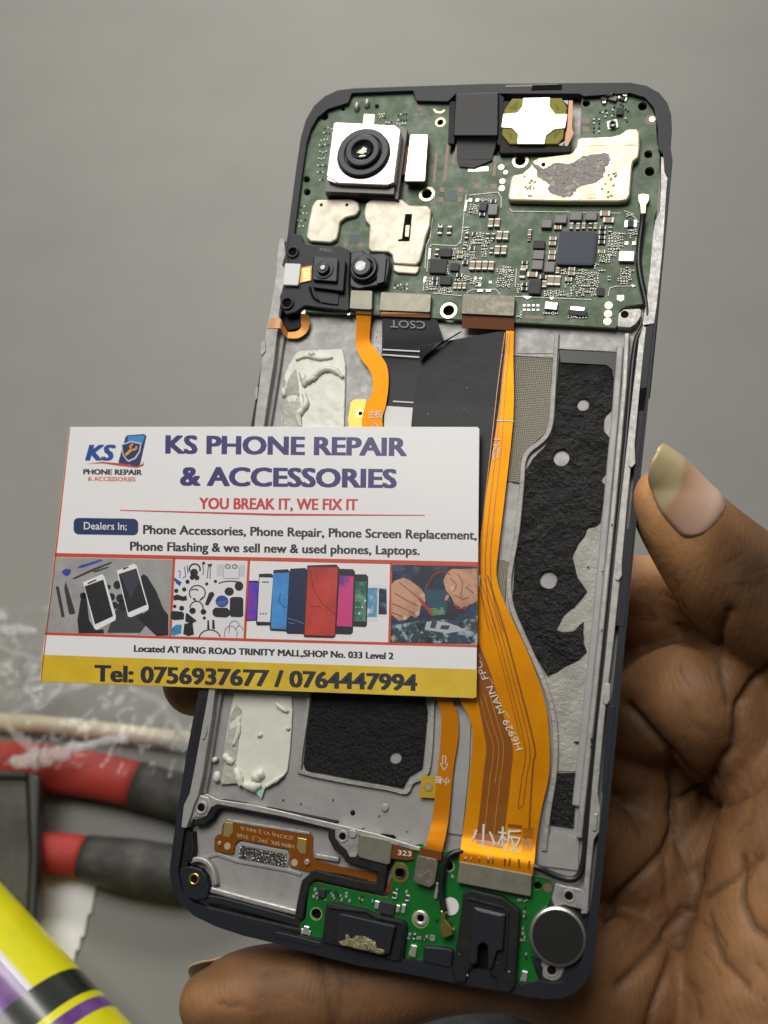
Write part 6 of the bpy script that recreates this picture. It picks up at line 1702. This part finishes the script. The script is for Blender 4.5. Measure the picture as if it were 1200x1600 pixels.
def seg_dist(p, a, b):
    a, b = np.array(a, float), np.array(b, float)
    d = b - a
    t = np.clip(((p - a) @ d) / (d @ d), 0, 1)
    return np.linalg.norm(p - (a + t[:, None] * d), axis=1)
near = (facing > -0.15) & (dep < 0.215)
for pts, wpx, dmm in FOLDS:
    dd = np.full(n, 1e9)
    for a, b in zip(pts[:-1], pts[1:]):
        dd = np.minimum(dd, seg_dist(px_, a, b))
    prof = -0.75 * np.exp(-(dd / (wpx * 0.5)) ** 2) - 0.45 * np.exp(-(dd / (wpx * 1.8)) ** 2)
    disp += np.where(near, prof * dmm * 0.68 / 1000, 0)
    pig = np.maximum(pig, np.where(near, np.exp(-(dd / (wpx * 0.45)) ** 2) * min(1.0, 0.3 + dmm / 1.6), 0))
co = co + no * disp[:, None]
hm.vertices.foreach_set('co', co.ravel())
ho = bpy.data.objects.new('raw', hm)
COL.objects.link(ho)
sm = ho.modifiers.new('Smooth', 'SMOOTH')
sm.factor = 0.5
sm.iterations = 3
dg = bpy.context.evaluated_depsgraph_get()
dg.update()
hm2 = bpy.data.meshes.new_from_object(ho.evaluated_get(dg))
bpy.data.objects.remove(ho)
hm = hm2
hm.vertices.foreach_get('co', (cof := np.empty(n * 3)))
co = cof.reshape(-1, 3)
hm.polygons.foreach_set('use_smooth', [True] * len(hm.polygons))
hm.update()
# skin
sk = bpy.data.materials.new('brown_skin')
sk.use_nodes = True
nt = sk.node_tree
b = nt.nodes['Principled BSDF']
tcn = nt.nodes.new('ShaderNodeTexCoord')
def nz(scale, detail=5, dist=0.0):
    k = nt.nodes.new('ShaderNodeTexNoise')
    k.inputs['Scale'].default_value = scale
    k.inputs['Detail'].default_value = detail
    k.inputs['Distortion'].default_value = dist
    nt.links.new(tcn.outputs['Object'], k.inputs['Vector'])
    return k.outputs['Fac']
at = nt.nodes.new('ShaderNodeAttribute')
at.attribute_name = 'tone'
cr1 = nt.nodes.new('ShaderNodeValToRGB')
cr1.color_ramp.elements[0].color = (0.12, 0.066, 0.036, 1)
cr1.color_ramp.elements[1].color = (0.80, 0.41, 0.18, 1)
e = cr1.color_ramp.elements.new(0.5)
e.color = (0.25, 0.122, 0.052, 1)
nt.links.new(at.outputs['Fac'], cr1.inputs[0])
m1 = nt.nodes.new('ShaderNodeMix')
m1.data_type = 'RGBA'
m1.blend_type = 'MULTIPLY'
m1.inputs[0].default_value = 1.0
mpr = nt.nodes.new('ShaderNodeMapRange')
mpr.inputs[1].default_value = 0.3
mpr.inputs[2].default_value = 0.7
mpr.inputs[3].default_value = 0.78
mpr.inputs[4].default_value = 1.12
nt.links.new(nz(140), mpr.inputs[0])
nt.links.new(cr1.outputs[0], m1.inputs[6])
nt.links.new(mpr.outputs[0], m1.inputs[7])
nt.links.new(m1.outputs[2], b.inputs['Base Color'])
b.inputs['Roughness'].default_value = 0.56
b.inputs['Specular IOR Level'].default_value = 0.3
b.inputs['Subsurface Weight'].default_value = 0.12
b.inputs['Subsurface Radius'].default_value = (1.0, 0.4, 0.2)
b.inputs['Subsurface Scale'].default_value = 0.002
pv = None
vo = nt.nodes.new('ShaderNodeTexVoronoi')
vo.feature = 'DISTANCE_TO_EDGE'
vo.inputs['Scale'].default_value = 750
wrp = nt.nodes.new('ShaderNodeMapping')
wrp.inputs['Scale'].default_value = (1.0, 0.45, 0.8)
nt.links.new(tcn.outputs['Object'], wrp.inputs[0])
nt.links.new(wrp.outputs[0], vo.inputs['Vector'])
wv = nt.nodes.new('ShaderNodeTexWave')
wv.inputs['Scale'].default_value = 260
wv.inputs['Distortion'].default_value = 16
wv.inputs['Detail'].default_value = 2
wv.inputs['Detail Scale'].default_value = 0.4
nt.links.new(tcn.outputs['Object'], wv.inputs['Vector'])
for src, st, di in ((nz(160, 7), 0.3, 0.0009), (vo.outputs['Distance'], 0.25, 0.0002), (wv.outputs['Fac'], 0.22, 0.00012), (nz(1500, 3), 0.3, 0.00015)):
    bn = nt.nodes.new('ShaderNodeBump')
    bn.inputs['Strength'].default_value = st
    bn.inputs['Distance'].default_value = di
    nt.links.new(src, bn.inputs['Height'])
    if pv is not None:
        nt.links.new(pv, bn.inputs['Normal'])
    pv = bn.outputs['Normal']
nt.links.new(pv, b.inputs['Normal'])
hm.materials.clear()
hm.materials.append(sk)
# skin tone, light and shade painted in: paler palm, fingertips and inner thumb, darker thumb back and palm centre
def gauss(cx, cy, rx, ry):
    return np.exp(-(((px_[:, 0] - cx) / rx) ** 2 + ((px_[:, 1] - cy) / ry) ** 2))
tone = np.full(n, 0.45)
tone += 0.58 * gauss(1035, 845, 85, 125) - 0.42 * gauss(1190, 890, 80, 75) + 0.20 * gauss(1160, 1480, 110, 210) - 0.15 * gauss(1000, 1250, 90, 200)  # lit thumb pad and lower palm, shaded palm centre painted into the tone
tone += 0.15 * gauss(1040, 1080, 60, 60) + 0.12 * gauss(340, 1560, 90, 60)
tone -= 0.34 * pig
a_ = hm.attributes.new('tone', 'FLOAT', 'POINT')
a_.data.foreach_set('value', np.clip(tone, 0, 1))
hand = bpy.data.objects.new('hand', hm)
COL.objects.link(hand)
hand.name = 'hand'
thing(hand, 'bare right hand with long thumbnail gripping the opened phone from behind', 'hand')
hc = WP(1080, 1250, 188)
origin_to(hand, hc)

# nails
from mathutils.bvhtree import BVHTree
bvh = BVHTree.FromPolygons([tuple(p) for p in co], [tuple(p.vertices) for p in hm.polygons])
NAILM = bpy.data.materials.new('nail_plate')
NAILM.use_nodes = True
nt = NAILM.node_tree
b = nt.nodes['Principled BSDF']
b.inputs['Roughness'].default_value = 0.36
b.inputs['Coat Weight'].default_value = 0.2
b.inputs['Subsurface Weight'].default_value = 0.15
b.inputs['Subsurface Scale'].default_value = 0.001
na = nt.nodes.new('ShaderNodeAttribute')
na.attribute_name = 'tip'
nr = nt.nodes.new('ShaderNodeValToRGB')
nr.color_ramp.elements[0].color = (0.34, 0.20, 0.13, 1)
nr.color_ramp.elements[1].color = (0.52, 0.43, 0.23, 1)
for ps, c_ in ((0.07, (0.60, 0.38, 0.27, 1)), (0.30, (0.70, 0.48, 0.37, 1)), (0.55, (0.60, 0.37, 0.25, 1)), (0.66, (0.50, 0.31, 0.18, 1)), (0.72, (0.52, 0.42, 0.24, 1))):
    e = nr.color_ramp.elements.new(ps)
    e.color = c_
tn = nt.nodes.new('ShaderNodeTexCoord')
nn_ = nt.nodes.new('ShaderNodeTexNoise')
nn_.inputs['Scale'].default_value = 420
nt.links.new(tn.outputs['Object'], nn_.inputs['Vector'])
ma = nt.nodes.new('ShaderNodeMath')
ma.operation = 'MULTIPLY_ADD'
ma.inputs[1].default_value = 0.10
nt.links.new(nn_.outputs['Fac'], ma.inputs[0])
mb = nt.nodes.new('ShaderNodeMath')
mb.operation = 'SUBTRACT'
mb.inputs[1].default_value = 0.05
nt.links.new(na.outputs['Fac'], mb.inputs[0])
nt.links.new(mb.outputs[0], ma.inputs[2])
nt.links.new(ma.outputs[0], nr.inputs[0])
nt.links.new(nr.outputs[0], b.inputs['Base Color'])
bn = nt.nodes.new('ShaderNodeBump')
bn.inputs['Strength'].default_value = 0.15
bn.inputs['Distance'].default_value = 0.0002
nt.links.new(nn_.outputs['Fac'], bn.inputs['Height'])
nt.links.new(bn.outputs['Normal'], b.inputs['Normal'])
def nail(tip, base, rt, rb, up_px, over, a0_, a1_, split, lift=0.0004, nu=26, nv=26):
    """curved plate: tip/base = (px, py, depth) on the finger's axis, radii mm, up_px = pixel direction of the finger's back"""
    p0, p1 = WP(*tip), WP(*base)
    ax_ = (p0 - p1) / np.linalg.norm(p0 - p1)
    cam_d = CPOS - (p0 + p1) / 2
    cam_d /= np.linalg.norm(cam_d)
    cam_d -= ax_ * (cam_d @ ax_)
    cam_d /= np.linalg.norm(cam_d)
    upv = CW @ np.array([up_px[0], up_px[1], 0.0])
    upv -= ax_ * (upv @ ax_)
    upv -= cam_d * (upv @ cam_d)
    upv /= np.linalg.norm(upv)
    vs, fs, fm, tips = [], [], [], []
    mid, half = (a0_ + a1_) / 2, (a1_ - a0_) / 2
    for i in range(nu + 1):
        u = i / nu
        k = math.sqrt(max(0.0, 1 - (1 - min(u / 0.30, 1)) ** 2.2))
        k2 = 1.0 if u < 0.62 else max(0.0, 1 - ((u - 0.62) / 0.385) ** 2.4) ** 0.5
        kk = max(0.05, k * k2)
        c = p1 + (p0 - p1) * u
        R = (rb + (rt - rb) * u) / 1000
        for j in range(nv + 1):
            t = 2 * j / nv - 1
            a = math.radians(mid + half * kk * t)
            dr = math.cos(a) * cam_d + math.sin(a) * upv
            hit = bvh.ray_cast(Vector(c + dr * 0.02), Vector(-dr), 0.0195)
            rh = 0.02 - hit[3] if hit[0] is not None else 0.0
            off = 0.00028 - 0.0006 * abs(t) ** 4 * (1 if u < over else 0) - 0.0007 * max(0, 1 - u / 0.10)
            w = min(1, max(0, (u - 0.2) / 0.5))
            w = w * w * (3 - 2 * w)
            r_ = (rh + off) * (1 - w) + 0.5 * (rh + off + R + math.sqrt((rh + off - R) ** 2 + 0.0008 ** 2)) * w if rh > 0 else R + 0.0001
            vs.append(c + r_ * dr)
            tips.append(u - (split - 0.69) - 0.10 * t)
    for i in range(nu):
        for j in range(nv):
            q = i * (nv + 1) + j
            fs.append((q, q + nv + 1, q + nv + 2, q + 1))
            w = 0.05 * abs(2 * j / nv - 1) ** 2
            fm.append(1 if i / nu > split + w else 0)
    o = obj('nail', vs, fs, NAILM, None, True)
    o.data.attributes.new('tip', 'FLOAT', 'POINT').data.foreach_set('value', tips)
    s = o.modifiers.new('Solidify', 'SOLIDIFY')
    s.thickness = 0.0004
    s.offset = -1
    o.data.transform(Matrix.Translation(-Vector(hc)))
    o.parent = hand
    return o
nail((1003, 720, 171.6), (1114, 800, 173.4), 4.2, 5.2, (0.60, -0.80), 0.7, -46, 112, 0.64)
nail((290, 1562, 177.5), (372, 1556, 178), 5.2, 7.4, (-0.1, -1.0), 0.75, 80, 170, 0.72)
